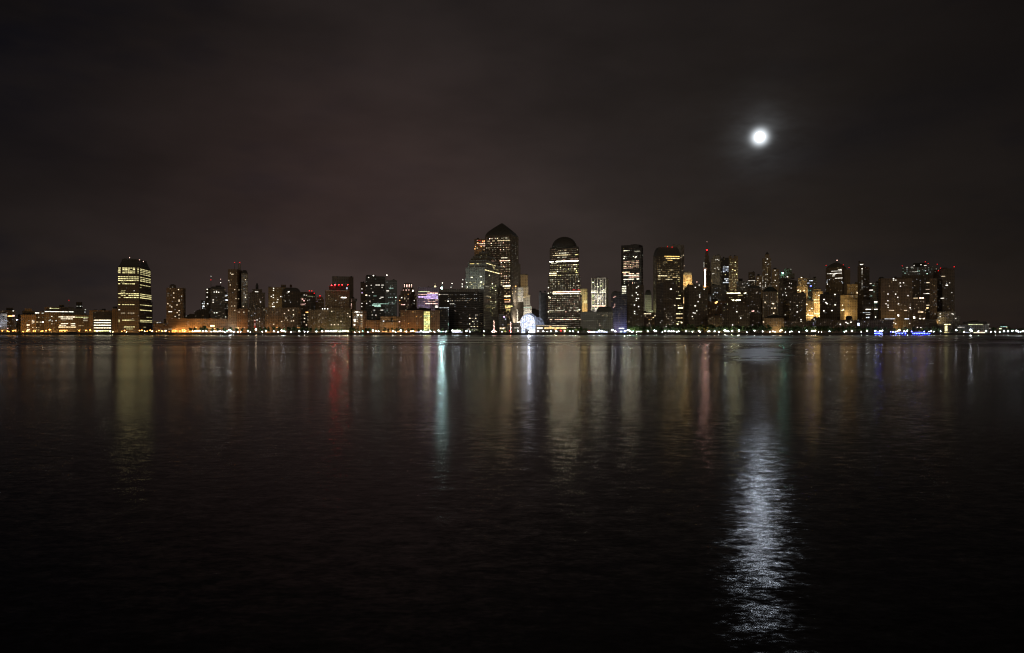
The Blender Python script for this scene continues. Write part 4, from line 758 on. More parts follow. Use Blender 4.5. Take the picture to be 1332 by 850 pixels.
    b = B('office_tower', 'dark tower with blue and white lights right of the gold stepped tower', 1780, 'blue', 'tower'); b.tier(1049, 1062, 362.5).mast(1053.5, 362.5, 356, .8).bulk(1058, 1061.5, 360); b.row(365.4, 1052.5, 1057.5, 'lb', 2.2, 1.8).row(368.4, 1049, 1053, 'lb', 1.8).win(1054.8, 372.2, 'bl', 3.4, 2.6, 7).wins([(1053.5, 387.5), (1054, 378), (1051, 377.6)], 'te', 2.4, 2, 1).rand(1050, 1061, 368, 392, .2, 'cw,lb,te', b=.6)
    b = B('stone_tower', 'brightest floodlit golden stone tower with tall bays', 1680, 'gold', 'tower'); b.tier(1057, 1070, 379.5).tier(1058, 1068, 376.4, dy=2); b.row(390.3, 1058.5, 1065, 'ye', 2.4, 1.8).row(393.6, 1058.5, 1065, 'ye', 2, 1.8).row(384.6, 1064, 1066.4, 'nw', 2.4).rand(1058, 1066, 380, 410, .45, 'dy,ww', dx=1.9, dy=2.1, b=.9).row(408.6, 1058, 1066, 'ye', 3, 2)
    b.flood(1062, 412, 'dy', 15600, 18, 8, 396).flood(1062, 398, 'dy', 8400, 22, 8, 384)
    b = B('stone_tower', 'lower golden wing glowing at its base, left of the brightest golden tower', 1660, 'gold'); b.tier(1048.5, 1058.5, 391.5); b.wins([(1049.4, 396), (1051, 409), (1053, 404), (1056, 401.5)], 'ww', 3, 2.6, 3).row(410.6, 1049, 1058, 'ye', 3, 2.2).rand(1049, 1058, 393, 412, .3, 'dy', b=.8).flood(1053, 413.6, 'dy', 10200, 16, 8, 402)
    b = B('office_tower', 'dark tower with a hipped roof, four red beacons and white upper windows', 1760, 'dark', 'tower')
    b.tier(1074, 1101, 351, xc=1096, d=40).tier(1074.5, 1101, 347.6, xc=1096, dy=1, layers=[(.8, 345), (.45, 342.4), (.1, 340.4)]); b.beacon(1074.5, 345.6, 'rd', .9, 5, dy=3).beacon(1088.8, 338.3, 'pk', 1.1, 4, dy=10).beacon(1097, 344.6, 'rd', .9, 4, dy=3).beacon(1104.4, 347.8, 'rd', .9, 5, dy=6)
    b.tier(1096, 1106, 350.5, g=True, dy=6, part='right_wing')
    for y, a, c, p in ((350.6, 1090, 1095, .9), (352.4, 1081, 1095, .6), (355.4, 1076, 1095, .95), (356.8, 1083, 1094, .6), (358.6, 1079, 1086, .7), (361.8, 1086, 1096, .9)): b.row(y, a, c, 'nw', 2, 1.6, p=p)
    b.rand(1075, 1096, 362, 376, .12, 'cw,nw', b=.8).wins([(1075.8, 365), (1075.8, 367), (1095, 366.6), (1096, 368.4)], 'cw', 2, 2.6, 1.2)
    b = B('apartment_tower', 'dark slab with four white windows before the hip roofed tower', 1480, 'dark', 'tower'); b.tier(1066.5, 1093, 382, xc=1089).bulk(1072, 1078, 380); b.wins([(1079, 381.2), (1086, 383.2), (1072, 389.4), (1074.2, 393.4), (1076, 395), (1082, 404.2), (1071.8, 404.4), (1086.5, 396.7)], 'nw', 2.8, 2.4, 3).rand(1068, 1092, 386, 412, .02, 'ww', b=.5)
    b = B('stone_block', 'broad buff block with a glowing golden left flank and stepped top', 1650, 'gold'); b.tier(1092.5, 1121, 390, xc=1099, th=60, d=30).tier(1093.5, 1120, 384, xc=1101, th=60, dy=3, d=30).tier(1102, 1119.5, 369.5, dy=8, mat='tan').bulk(1112, 1118, 367)
    b.row(385.2, 1107, 1119, 'ww', .8, 1.4, p=.7).wins([(1115.6, 366.5), (1115.4, 381), (1097, 402.6), (1095.6, 404), (1096, 397)], 'ww', 3.4, 2.8, 3).row(403.6, 1093.5, 1098.6, 'ye', 2.4, 2).rand(1093.5, 1099, 388, 413, .35, 'dy,ye', b=.8).rand(1104, 1119, 371, 383, .2, 'ww', b=.6).row(368.8, 1107, 1113, 'ww', .7)
    b.flood(1097, 414, 'dy', 12000, 14, 8, 400).flood(1111, 414, 'dy', 7200, 26, 12, 398).flood(1095, 390, 'dy', 3600, 16, 6, 383)
    b = B('apartment_tower', 'very slender dark tower with a vertical line of white lights at its top', 1610, 'dark', 'tower'); b.tier(1115.5, 1131, 346.5, xc=1123).tier(1116.5, 1123.8, 341, dy=2); b.row(344.2, 1118.6, 1123, 'nw', 2.6, 2.2); b.rand(1120.4, 1122.4, 348.5, 361, .85, 'nw', dx=2, dy=1.7, w=2, b=1.2).rand(1120.4, 1122.4, 362, 377, .85, 'nw', dx=2, dy=1.8, w=2, b=1.2).wins([(1124, 373.4), (1127.8, 373.4), (1124.6, 385), (1126, 384.6), (1125, 363)], 'nw', 2.2, 1.8, 1).row(390.4, 1124, 1129, 'cw', 1.8).wins([(1123, 394), (1123.4, 403), (1123, 408)], 'ww', 2.6, 2.2, 2)
    b = B('office_block', 'green tinged office with broken white floor bands beside the slender tower', 1660, 'blue'); b.tier(1128, 1143.5, 368, xc=1140).bulk(1139, 1143, 366); b.row(368.8, 1131, 1134, 'nw', 2, 2).row(377.4, 1131, 1135.6, 'nw', 2.4, 1.8).row(371.5, 1135, 1137.4, 'gr', 1.2).row(385, 1132, 1134.6, 'gr', 1).row(379.8, 1136, 1138, 'gr', 1.2).row(393, 1136.8, 1141.4, 'nw', 3.2, 2.4).row(402.6, 1135, 1141.6, 'nw', 3, 2.2).row(395, 1136, 1141, 'gr', .5).rand(1129, 1142, 372, 412, .06, 'gr,cw', b=.6)
    b = B('office_block', 'dark block with lit white lower floors beneath the slender tower', 1600, 'dark'); b.tier(1121, 1137, 390).tier(1121.5, 1133, 403, g=True, dy=-4, part='front_wing'); b.row(402.8, 1126, 1133, 'nw', 3, 2).row(407, 1122.5, 1132, 'cw', 1, 1.6).row(409.4, 1123, 1132, 'nw', 1.2, 1.5, p=.7).row(413.4, 1126.4, 1131, 'cw', 2.4, 2.4).rand(1122, 1132, 405, 416, .3, 'cw,lb', b=.7)
    b = B('apartment_block', 'huge plain brown slab speckled with windows and a small dark gable', 1500, 'brown'); b.tier(1142.5, 1187, 362.4, xc=1146, d=30, th=60).tier(1143, 1150, 361.4, dy=4, mat='roof', layers=[(.5, 360)]).tier(1160, 1178, 361.2, dy=3)
    b.wins([(1162.2, 362.6), (1162.4, 364.6), (1165.3, 364.6), (1171.3, 372.4), (1155, 382.7), (1165, 382.8), (1167.8, 387), (1155, 391.5), (1152.6, 395.4), (1155, 397.2), (1155.2, 400), (1168.6, 395.5), (1168.7, 411.6), (1162.4, 420), (1165, 421.5), (1181, 384.8), (1171, 368.2), (1175.3, 368)], 'nw', 2.6, 2.1, 2.4)
    b.row(404, 1150, 1163, 'ww', 1.5, 1.8, p=.8).row(415, 1150.5, 1168, 'cw', 1.6, 1.8, p=.6).win(1168.4, 410.2, 'nw', 3.6, 3, 3.5).rand(1148, 1186, 366, 424, .05, 'ww', dx=2.4, dy=2.5, b=.55); b.rand(1183, 1185, 393, 403, .9, 'nw', dx=2, dy=1.5, w=1.9, b=1); b.row(404, 1176, 1180, 'ww', 1.6).row(415, 1176.5, 1182, 'cw', 2.6, 2)
    b.flood(1160, 431, 'dy', 5400, 26, 14, 405).flood(1178, 431, 'dy', 3600, 26, 14, 405).flood(1166, 433, 'dy', 1800, 12, 6, 424)
    b = B('office_tower', 'wide dark tower with a glittering white top band and raised centre', 1680, 'blue', 'tower'); b.tier(1173, 1219, 358, d=36, mat='dark').tier(1173, 1219.5, 347.4, dy=.5, part='lit_top_storeys').tier(1188, 1205, 341.8, dy=6, mat='roof', part='roof_house')
    b.rand(1173.5, 1181, 347.5, 356, .7, 'cw,gr,nw', dx=1.9, dy=1.8, b=.8).rand(1181, 1219, 348, 357.5, .32, 'cw,nw,gr', dx=2, dy=1.8, b=.7).row(347.4, 1178, 1188, 'nw', 1.2, 1.4, p=.7).row(345.6, 1202, 1209, 'nw', 1.6, 1.6).row(353.4, 1186, 1194, 'nw', 1, 1.3)
    b.wins([(1189, 345), (1198, 344.4), (1186, 347), (1180, 347.4)], 'nw', 2.4, 2, 2)
    for x, y in ((1171.8, 346), (1203.6, 340.6), (1207.4, 342.8), (1219.2, 343.8)): b.beacon(x if x > 1173 else 1173.6, y, 'rd', .9, 4.5, dy=4)
    b.wins([(1185.4, 370.2), (1185.2, 369)], 'lb', 3.4, 2.6, 4).row(368.2, 1205, 1210, 'ww', 1.8, 2.4, p=.9).row(377, 1204, 1210, 'ww', 1.6, 1.6, p=.8).row(382.4, 1201, 1209, 'nw', 2, 1.6).rand(1196, 1198, 364, 384, .9, 'cw', dx=2, dy=1.9, w=1.4, b=.3).rand(1175, 1218, 362, 384, .04, 'cw,ww', b=.6).row(397.4, 1205, 1209, 'ww', 2).win(1206.4, 401, 'dy', 4, 3, 3).win(1204, 403.4, 'ww', 2.4, 2, 1.6)
    b = B('office_tower', 'plain dark slab at the right end with three red roof beacons', 1540, 'dark', 'tower'); b.tier(1214, 1241.8, 351, xc=1226, th=60, d=30).tier(1215, 1241.5, 349.4, xc=1227, th=60, dy=2, d=30)
    for x, y in ((1220.6, 352.4), (1223.2, 349.2), (1241.2, 347.4)): b.beacon(x, y, 'rd', 1.0, 6, dy=-1)
    b.row(359.8, 1224.5, 1229.5, 'ww', 1.6, 2.2).win(1231.6, 371.4, 'nw', 4.4, 2.4, 3.2).row(388.2, 1223.6, 1228, 'nw', 1.8, 1.8).wins([(1225, 388.2), (1235.2, 368.2), (1238, 380.8), (1211, 381.6), (1212, 382)], 'nw', 2.4, 2, 1.4).row(381.8, 1210, 1216, 'ww', 1.6, 1.6).rand(1216, 1241, 355, 408, .03, 'ww,cw', b=.55).rand(1220, 1240, 390, 408, .1, 'cw', b=.4)
    b = B('apartment_block', 'brown block with a lit flagpole line and pink lights on its roof edge', 1500, 'brown'); b.tier(1186.5, 1204, 388); b.row(388, 1188, 1194, 'ww', 1.2, 1.5).wins([(1196.6, 387.6), (1197.4, 388)], 'pk', 3, 2.6, 5).win(1200.5, 388, 'pk', 2.6, 2.4, 3.4).row(406.2, 1194, 1201, 'ww', 2, 1.6).wins([(1189, 412.6), (1189.2, 414), (1197, 415), (1201.6, 415.2)], 'nw', 3.2, 2.4, 3).rand(1188, 1203, 392, 414, .06, 'ww', b=.5).flood(1195, 418, 'dy', 3000, 24, 10, 400); b.boost = 2.2; b.tint = (1, 0.95, 0.85)
    b.mast(1197, 388, 366, .4)
    b = B('apartment_block', 'narrow brown slab between the flagpole block and the dark end slab', 1520, 'brown'); b.tier(1209, 1219, 362); b.rand(1214, 1218.6, 405, 415, .5, 'ww,nw', b=1).rand(1210, 1219, 370, 405, .06, 'ww', b=.6).flood(1214, 420, 'dy', 1800, 24, 8, 400)
    b = B('office_block', 'low dark quay block in front of the lit flagpole building', 1450, 'dark'); b.tier(1174.5, 1221, 415.2, xc=1203); b.wins([(1183.4, 421), (1193.4, 426), (1198, 426.4), (1221.4, 421), (1188.6, 413)], 'nw', 2.4, 2, 1.8).rand(1176, 1202, 417, 428, .03, 'cw', b=.5)
    b = B('office_block', 'grey corner block with white lamps on its ledge, foot of the end slab', 1500, 'grey'); b.tier(1219, 1249, 412).tier(1219.5, 1243, 405.5, dy=3); b.wins([(1238.4, 408.5), (1243.2, 414.6), (1223, 412.2), (1221.4, 417.2), (1223, 408.4), (1240, 409)], 'nw', 2.4, 2, 1.8).rand(1222, 1248, 408, 424, .06, 'ww,cw', b=.5)

    b = B('apartment_block', 'low quay block with a bluish lit corner, below the gold towers', 1450, 'dark'); b.tier(1055, 1082, 414.8).tier(1057, 1068, 413.4, dy=6); b.rand(1057, 1061.5, 417, 426, .8, 'lb,cw,pu', dx=2, dy=2, w=2.2, h=1.8, b=.9).rand(1062, 1081, 416, 428, .1, 'ww', b=.5).win(1059, 415.4, 'nw', 2.4, 2, 1.6)
    b = B('apartment_block', 'low quay block dotted with cream windows before the buff block', 1455, 'brown'); b.tier(1082, 1113, 416.4).tier(1100, 1109, 412, dy=6, mat='roof', layers=[(.5, 410.6)]); b.wins([(1100.6, 419.6), (1106.8, 419.4), (1102.6, 421), (1087.6, 415.2), (1093, 422)], 'nw', 2.8, 2.4, 2.6).rand(1083, 1112, 418, 428, .18, 'ww,dy,nw', b=.8)
    b = B('apartment_block', 'low quay block with one bluish bay before the slender tower', 1455, 'dark'); b.tier(1112, 1142, 416.8); b.wins([(1116.8, 421.2), (1116.8, 423)], 'lb', 4, 3.4, 2.6).win(1109.7, 413.3, 'nw', 2, 2, 1).rand(1114, 1140, 418, 428, .08, 'cw,ww', b=.6).win(1139, 412.4, 'nw', 3, 3, 4).beacon(1139, 412.6, 'nw', .9, 5).win(1124.6, 418.8, 'cw', 2, 1.6, .8)
    b = B('apartment_block', 'low dark quay block below the speckled brown slab', 1455, 'dark'); b.tier(1140, 1162, 415.6); b.rand(1141, 1161, 418, 428, .06, 'cw', b=.5)
    b = B('apartment_block', 'low dark apartment row behind trees, left of the gabled gateway', 1455, 'brown'); b.tier(921, 940, 413).tier(926, 936, 410.6, dy=5); b.rand(922, 940, 415, 426, .06, 'ww', b=.5)
    b = B('apartment_block', 'low dark brick row below the black flat block', 1450, 'dark'); b.tier(1020, 1056, 417.4); b.wins([(1042, 416.2 + 2)], 'nw', 2.4, 2, 2).rand(1022, 1055, 419, 428, .07, 'ww', b=.5)

    # the low right end
    b = B('pavilion', 'small pavilion with one bright cream pier under a flat lit canopy', 1440, 'grey'); b.tier(1223, 1238, 422.5, part='pavilion_body', mat='dark'); b.tier(1229, 1232.6, 423, g=True, dy=-2, d=2, part='lit_pier', mat='pale').tier(1226.5, 1237, 421.6, yb=423, dy=-4, d=8, part='canopy', mat='pale')
    b.row(422.4, 1228, 1236.6, 'ye', 3.2, 1.6); b.win(1230.6, 427.6, 'ye', 4.4, 11, 2.2).row(433, 1228.6, 1234, 'ye', 2, 1.2)
    b = B('ferry_terminal', 'long low ferry terminal with a lit strip along its flat roof', 1460, 'grey', 'terminal'); b.tier(1245, 1286, 422, d=30).tier(1252, 1284, 418.6, dy=5, part='upper_hall', mat='steel').tier(1243, 1262, 424, g=True, dy=-5, part='entrance_hall', mat='blue')
    b.row(422.3, 1259.5, 1278.4, 'yg', 1.5, 1.7, p=.95).row(426, 1245.5, 1258, 'nw', 1.1, 1.5, p=.75).row(422.2, 1284, 1287, 'nw', .9).rand(1261, 1267, 424, 429, .4, 'lb,ww', b=.5).rand(1274, 1281, 430, 433, .8, 'ww,pk', dx=2, dy=1.6, b=1.6).row(433, 1266, 1281, 'ww', 2.4, 1.6).row(432.6, 1254, 1262, 'lb', 1.2, 1.6)
    b = B('harbour_shed', 'low dark harbour shed with two greenish lights at the far right', 1500, 'dark'); b.tier(1286, 1304, 426.5).tier(1299, 1311, 424.4, dy=10); b.row(421.6+3.6, 1301, 1310, 'gr', 1.3, 1.4).win(1310, 426.4, 'ye', 2.4, 2.2, 1.4).row(428, 1299.5, 1303, 'yg', 2, 1.8).win(1287.6, 427.4, 'nw', 2.2, 1.8, 1.2).win(1294.4, 428.6, 'gr', 1.8, 1.6, 1)

def vault():
    """Glass barrel vault: a glowing arched front, ribs, a longer dimmer hall behind and low wings."""
    Y = 1450.0; X0 = xat(686.5, Y); R = 9.6/F*Y; base = LAND
    o = root('glass_vault_hall', (X0, Y, base), 'glowing white and blue glass barrel vault between two dark towers', 'hall')
    spring = zat(419, Y) - base
    def arch(y0, y1, r, n=20, zs=spring, dx=0.0):
        mb = MB(); pr = [(dx - r, 0)] + [(dx - r*cos(pi*i/n), zs + r*sin(pi*i/n)) for i in range(n+1)] + [(dx + r, 0)]
        k = len(pr); vs = [(x, y0, z) for x, z in pr] + [(x, y1, z) for x, z in pr]
        fs = [(i, i+1, k+i+1, k+i) for i in range(k-1)] + [tuple(range(k)), tuple(range(2*k-1, k-1, -1)), (0, k, 2*k-1, k-1)]
        mb.add(vs, [tuple(reversed(f)) for f in fs]); return mb
    gm = newmat('lit_vault_glass'); t = NT(gm.node_tree)
    tc = t.n('ShaderNodeTexCoord'); sx = t.n('ShaderNodeSeparateXYZ'); t.put(sx.inputs[0], tc.outputs['Object'])
    n1 = t.ramp(t.noise(tc.outputs['Object'], .35, 3, .65), .32, .68, .25, 1.9)
    e = t.n('ShaderNodeEmission'); t.put(e.inputs[0], t.mix(t.ramp(t.noise(tc.outputs['Object'], .12, 2), .4, .62), (.62, .72, 1, 1), (1, .97, 1, 1)))
    t.put(e.inputs[1], t.m('MULTIPLY', n1, 1.15)); out = t.n('ShaderNodeOutputMaterial'); t.put(out.inputs[0], e.outputs[0])
    dm = newmat('dim_vault_glass'); t = NT(dm.node_tree)
    tc = t.n('ShaderNodeTexCoord'); n1 = t.ramp(t.noise(tc.outputs['Object'], .3, 3, .65), .4, .7, .02, .5)
    e = t.n('ShaderNodeEmission'); e.inputs[0].default_value = (.6, .7, 1, 1); t.put(e.inputs[1], n1)
    g = t.n('ShaderNodeBsdfPrincipled'); g.inputs['Base Color'].default_value = (.2, .22, .25, 1); g.inputs['Roughness'].default_value = .2
    a = t.n('ShaderNodeAddShader'); t.put(a.inputs[0], e.outputs[0]); t.put(a.inputs[1], g.outputs[0])
    out = t.n('ShaderNodeOutputMaterial'); t.put(out.inputs[0], a.outputs[0])
    dm.cycles.emission_sampling = 'NONE'
    arch(0, 4, R).build('arched_front', gm, o)
    arch(4.2, 26, R*1.16, zs=spring*1.02, dx=3.0).build('outer_vault', dm, o)
    arch(26.3, 60, R*.98, zs=spring*.8, dx=20.0).build('rear_vault', dm, o)
    for k in range(7):
        rr = R*(1.01); x = -R + (k+.5)*2*R/7; zt = spring + sqrt(max(0, R*R - x*x))
        MB().box(x-.22, x+.22, -.35, -.05, 3, zt).build('glazing_bar', M['mast'], o)
    for k in range(1, 5):
        z = k*spring*.45; hw = R if z < spring else sqrt(max(1, R*R - (z-spring)**2))
        MB().box(-hw, hw, -.5, -.36, z-.18, z+.18).build('glazing_bar', M['mast'], o)
    mb = MB().box(-5.2, 3.2, -1.8, -.6, 0, zat(427.6, Y) - base); mb.build('entrance', M['steel'], o)
    li = bpy.data.lights.new('vault_front_fill', 'POINT'); li.energy = 20000; li.color = (.75, .8, 1); li.shadow_soft_size = 3  # unseen fill added ahead of the vault to strengthen its glow
    l = bpy.data.objects.new('vault_front_fill', li); COL.objects.link(l); l.parent = o; l.location = (2, -16, 10)

    b = B('terrace_building', 'low terrace with a string of lights and amber windows right of the vault', 1448, 'dark'); b.tier(697, 737.5, 423.2, d=18, parapet=.5)
    b.row(423.8, 698, 737, 'ww', 1.5, 1.1); b.row(427, 698.5, 706, 'nw', 2.4, 4, p=.8).row(427, 708, 736.5, 'dy', 2.0, 4.4, p=.85).wins([(722.5, 427.6), (733.5, 427), (716, 426.4)], 'og', 4, 5, 3.4)
    b = B('terrace_building', 'low terrace with a cream lit front left of the vault', 1448, 'dark'); b.tier(649, 678, 424.6, d=18).tier(665, 677, 420, dy=4)
    b.row(427.4, 650, 661, 'ww', 1.9, 4, p=.9).row(426.8, 669, 675, 'nw', 1.4, 2, p=.8).row(421.4, 661, 666, 'pk', 1.0)
# ================================================================ quay, lamps, trees, boats
def ground():
    tag(MB().box(-14000, 14000, SHORE, 16000, -3, LAND).build('ground', plain_mat('city_ground', (0.06, 0.058, 0.055), 0.9, var=.3, scale=.05)), kind='structure')
    tag(MB().box(-14000, 14000, SHORE - 1.2, SHORE - .01, -3, LAND + .35).build('seawall', plain_mat('seawall_granite', (0.09, 0.085, 0.08), 0.8, var=.4, scale=.2)), kind='structure')
    m = MB().add([(-3000, SHORE + .5, LAND+.006), (3000, SHORE + .5, LAND+.006), (3000, SHORE+14, LAND+.006), (-3000, SHORE+14, LAND+.006)], [(0,1,2,3)])
    tag(m.build('promenade_path', plain_mat('promenade_paving', (0.22, 0.21, 0.19), 0.8, var=.2, scale=.4)), kind='structure')
    m = MB().add([(-3000, SHORE + 18, LAND+.006), (3000, SHORE + 18, LAND+.006), (3000, SHORE+28, LAND+.006), (-3000, SHORE+28, LAND+.006)], [(0,1,2,3)])
    tag(m.build('road', plain_mat('asphalt', (0.05, 0.05, 0.05), 0.85, var=.2, scale=.4)), kind='structure')
    w = MB().add([(-16000, -400, 0), (16000, -400, 0), (16000, 16000, 0), (-16000, 16000, 0)], [(0,1,2,3)])
    tag(w.build('water', water_mat()), kind='structure')
    w = MB().add([(-16000, -400, -6), (16000, -400, -6), (16000, 16000, -6), (-16000, 16000, -6)], [(0,1,2,3)])
    tag(w.build('riverbed', plain_mat('dark_silt', (.006, .0065, .006), .95)), kind='structure')

def water_mat():
    m = newmat('river_water'); t = NT(m.node_tree)
    tc = t.n('ShaderNodeTexCoord'); P = tc.outputs['Object']
    s = t.n('ShaderNodeSeparateXYZ'); t.put(s.inputs[0], P); X, Y = s.outputs[0], s.outputs[1]
    def stretch(sx, sy):
        nd = t.n('ShaderNodeVectorMath', operation='MULTIPLY'); t.put(nd.inputs[0], P); nd.inputs[1].default_value = (sx, sy, 1); return nd.outputs[0]
    # ripples: slopes of two families of wind wavelets, gentler farther out in the sheltered reach
    def slopes(vec, scale, det):
        nd = t.n('ShaderNodeTexNoise'); t.put(nd.inputs['Vector'], vec); nd.inputs['Scale'].default_value = scale; nd.inputs['Detail'].default_value = det; nd.inputs['Roughness'].default_value = .5
        return t.vm('SUBTRACT', nd.outputs['Color'], (.5, .5, .5))
    gust = t.ramp(t.noise(stretch(.03, .06), 1.0, 3, .6), .3, .7, .82, 1.18)
    amp = t.m('MULTIPLY', t.m('MULTIPLY', t.ramp(Y, 24, 75, SLOPE0, SLOPE1), t.ramp(Y, 150, 400, 1.0, .35)), gust)
    sl = t.vm('ADD', slopes(stretch(.55, 1.0), 7.0, 1.5), slopes(stretch(.45, 1.0), 2.1, 1.0))
    scn = t.n('ShaderNodeVectorMath', operation='SCALE'); t.put(scn.inputs[0], t.vm('MULTIPLY', sl, (1, 1, 0))); t.put(scn.inputs['Scale'], amp)
    NRM = t.vm('NORMALIZE', t.vm('ADD', scn.outputs[0], (0, 0, 1)))
    # roughness: unresolved waves, in long cat's-paw bands across the river
    base = t.ramp(Y, 25, 90, .200, .188)
    base = t.m('MULTIPLY', base, t.ramp(Y, 300, 520, 1.0, 1.5))
    base = t.m('MULTIPLY', base, t.ramp(Y, 1270, 1370, 1.0, .30))
    band = t.ramp(t.noise(stretch(.0016, .016), 1.0, 2, .6), .32, .68, .80, 1.15)
    rough = t.m('MULTIPLY', base, band)
    # a ruffled patch of wind out on the river, under the moon
    ex = t.m('DIVIDE', t.m('SUBTRACT', X, t.m('MULTIPLY', Y, .345)), 18.0); ey = t.m('DIVIDE', t.m('SUBTRACT', Y, 265), 115.0)
    r2 = t.m('ADD', t.m('MULTIPLY', ex, ex), t.m('MULTIPLY', ey, ey))
    rag = t.m('MULTIPLY', t.m('SUBTRACT', t.noise(stretch(.022, .055), 1.0, 3, .6), .5), 3.4)
    patch = t.m('MULTIPLY', t.m('EXPONENT', t.m('MULTIPLY', r2, -.8)), t.ramp(t.m('ADD', r2, rag), -.4, 1.6, 1.0, .1))
    rough = t.m('ADD', rough, t.m('MULTIPLY', patch, .16))
    g = t.n('ShaderNodeBsdfGlass', distribution='BECKMANN'); t.put(g.inputs['Roughness'], rough); t.put(g.inputs['Normal'], NRM); g.inputs['IOR'].default_value = 1.333
    g.inputs[0].default_value = (1, 1, 1, 1)
    o = t.n('ShaderNodeOutputMaterial'); t.put(o.inputs[0], g.outputs[0])
    return m

def copy_thing(src, loc, sc=1.0, rz=0.0, label=None):
    r = src.copy(); COL.objects.link(r); r.location = loc; r.scale = (sc, sc, sc); r.rotation_euler = (0, 0, rz)
    if label: r['label'] = label
    for ch in list(src.children):
        c = ch.copy(); COL.objects.link(c); c.parent = r
    return r

def lamps():
    def proto(col, b, h, r, label, group):
        o = root('street_lamp', (0, 0, LAND), label, 'street lamp', group)
        MB().cyl(0, 0, 0, h - r*.8, .12, .08, 6).cyl(0, 0, 0, .5, .22, .16, 6).cyl(0, 0, h - r*1.1, h - r*.8, .3, .3, 6).build('lamp_post', M['mast'], o)
        MB().ball(0, 0, h, r, 6, 4).build('lamp_globe', glow(col, b), o)
        return o
    P = dict(
      o=proto('so', 13, 4.6, .95, 'orange sodium street lamp glowing along the left stretch of quay', 'orange lamps along the left quay'),
      y=proto('ww', 40, 4.4, .85, 'warm cream quay lamp among cooler white ones', 'cream lamps along the quay'),
      w=proto('cw', 45, 3.8, .8, 'cool white quay lamp in the long row at the water edge', 'white lamps along the quay'),
      g=proto('te', 18, 3.8, .8, 'greenish quay lamp among white ones on the middle quay', 'greenish lamps on the middle quay'),
      b=proto('bl', 30, 3.0, .8, 'deep blue lamp low on the right quay by the moored boats', 'blue lamps on the right quay'),
      r=proto('rd', 16, 4.2, .9, 'red lamp low on the quay below the domed tower', 'red lamps on the centre quay'))
    used = set(); n_ = 0
    D = """o 184.5:1.2,191.5,206.8,220,234,247:1.2,3,9.5,11.5,17,20,29.5,30.5,34.5,36,43.8,46,53.5,55.5,60,64.6:1.5,78,80.5,84.5:1.2,103:1.2,111.5,117.5:1.3,158.5:1.4,162,181.6:1.3,195.5:1.3,203.5:1.4,210.5,224,226.5,228.5,237.5:1.4,241.5
y 126.5,143.5,147,165,188:1.2,198,215.5,250.5,253.5,256:1.1,259.5,333:1.5,420:1.1,440,449:1.2,452.5,489:1.2,499.5:1.3,534.5,537.5,616.8:1.2,734.5,909,936,1015,1016.5:1.2,1056,1060.6,1065,1068.5,1167.5:1.2,1170:1.2
w 264,268.4,275,278.8:1.2,283.5,286.6,289.5,292.5,298.6:1.6,300.5:1.3,304,309.6,313,322.6,326,341.4,345.8,356.2,361.8:1.1,366.2:1.2,368.6:1.2,371,378.6,389.4,396,400.2,411.4,419,424,427,430.4,433.4,436.4,442.2,446,461.6,467.4,478.4,485.4:1.3,492.4,511.2,514.6,521.4:1.2,528.4,541,544.4:1.2,547.6:1.2,550.6:1.2,553.8:1.2,557,560,565:1.3,571:1.2,576.6:1.2,580,588.6:1.2,591.6:1.3,594.6:1.4,597.6:1.3,606.8:1.3,611,629.6,640.6,653,673.6:1.2,688,690.6:1.4,693,699.6,706.6,712,716.6:1.1,723.6:1.1,741,745,752,765.4:1.2,769:1.3,772.6:1.4,776:1.4,779.6:1.3,783:1.3,786.6:1.3,790,796.6:1.6,800.5,808,813:1.4,816.4:1.6,819.4:1.7,822:1.3,827.6,830.6:1.2,833.6,842.4,851.4:1.4,853.6,861.6,865.4,869.6,873.4,876.4,880.4:1.1,882.6,892.4,900.6:1.3,910.6,920.6:1.2,922.6:1.2,929.4,934.4:1.1,942.6:1.3,945,947.6,952.6,961.4:1.3,971.6,981.6:1.2,992,1001.6,1005.4:1.7,1008:1.4,1021.6,1027.4,1030,1039.6:1.1,1049.4:1.2,1058.6,1079,1098.4:1.3,1101,1108.4:1.2,1120.4:1.1,1128:1.1,1138.6:1.2,1144.6,1147.8:1.2,1161.6:1.3,1165:1.2,1176.4:1.1,1180:1.2,1208.6,1211.4,1214.6,1223.4,1244:1.6,1254,1262.4:1.6,1264:1.3,1272.6,1282.6,1289,1294.8:1.1,1300.4:1.2,1306,1311.4,1317:1.3,1322.4:1.2,1324.6,1327.8:1.2,1331
g 471.6,573.4,280.4,295.4,823.6
b 1141,1143.6,1146.6,1158.6,1163,1169.6,1175.6,1178,1186,1202
r 729.6:1.2,766.8,663.8"""
    rng = random.Random(3)
    for line in D.strip().split('\n'):
        k, xs = line.strip().split(' ', 1)
        for tok in xs.split(','):
            x, sc = (tok.split(':') + ['1'])[:2]; x, sc = float(x), float(sc)
            Y = 1403.5 + rng.choice((0, 0, 1.5, 4, 9 if k in 'oy' else 2)) ; loc = (xat(x, Y), Y, LAND)
            if k not in used:
                P[k].location = loc; P[k].scale = (sc,)*3; used.add(k)
            else: copy_thing(P[k], loc, sc*rng.choice((.55, .7, .85, .95, 1.0, 1.12)))
            n_ += 1
            if x < 262 and n_ % 2 == 0 or k == 'o' and n_ % 3 == 1:
                li = bpy.data.lights.new('amber_wall_fill', 'AREA'); li.energy = 2000; li.color = (1, .50, .13); li.shape = 'RECTANGLE'; li.size = 10; li.size_y = 1.5  # unseen area fill added to spread the sodium lamps' amber over the wall feet
                l = bpy.data.objects.new('amber_wall_fill', li); COL.objects.link(l); l.location = (loc[0], 1435 + rng.uniform(-2, 2), LAND + 4.5)
                l.rotation_euler = (Vector((0, -1, -.25))).to_track_quat('Z', 'Y').to_euler()

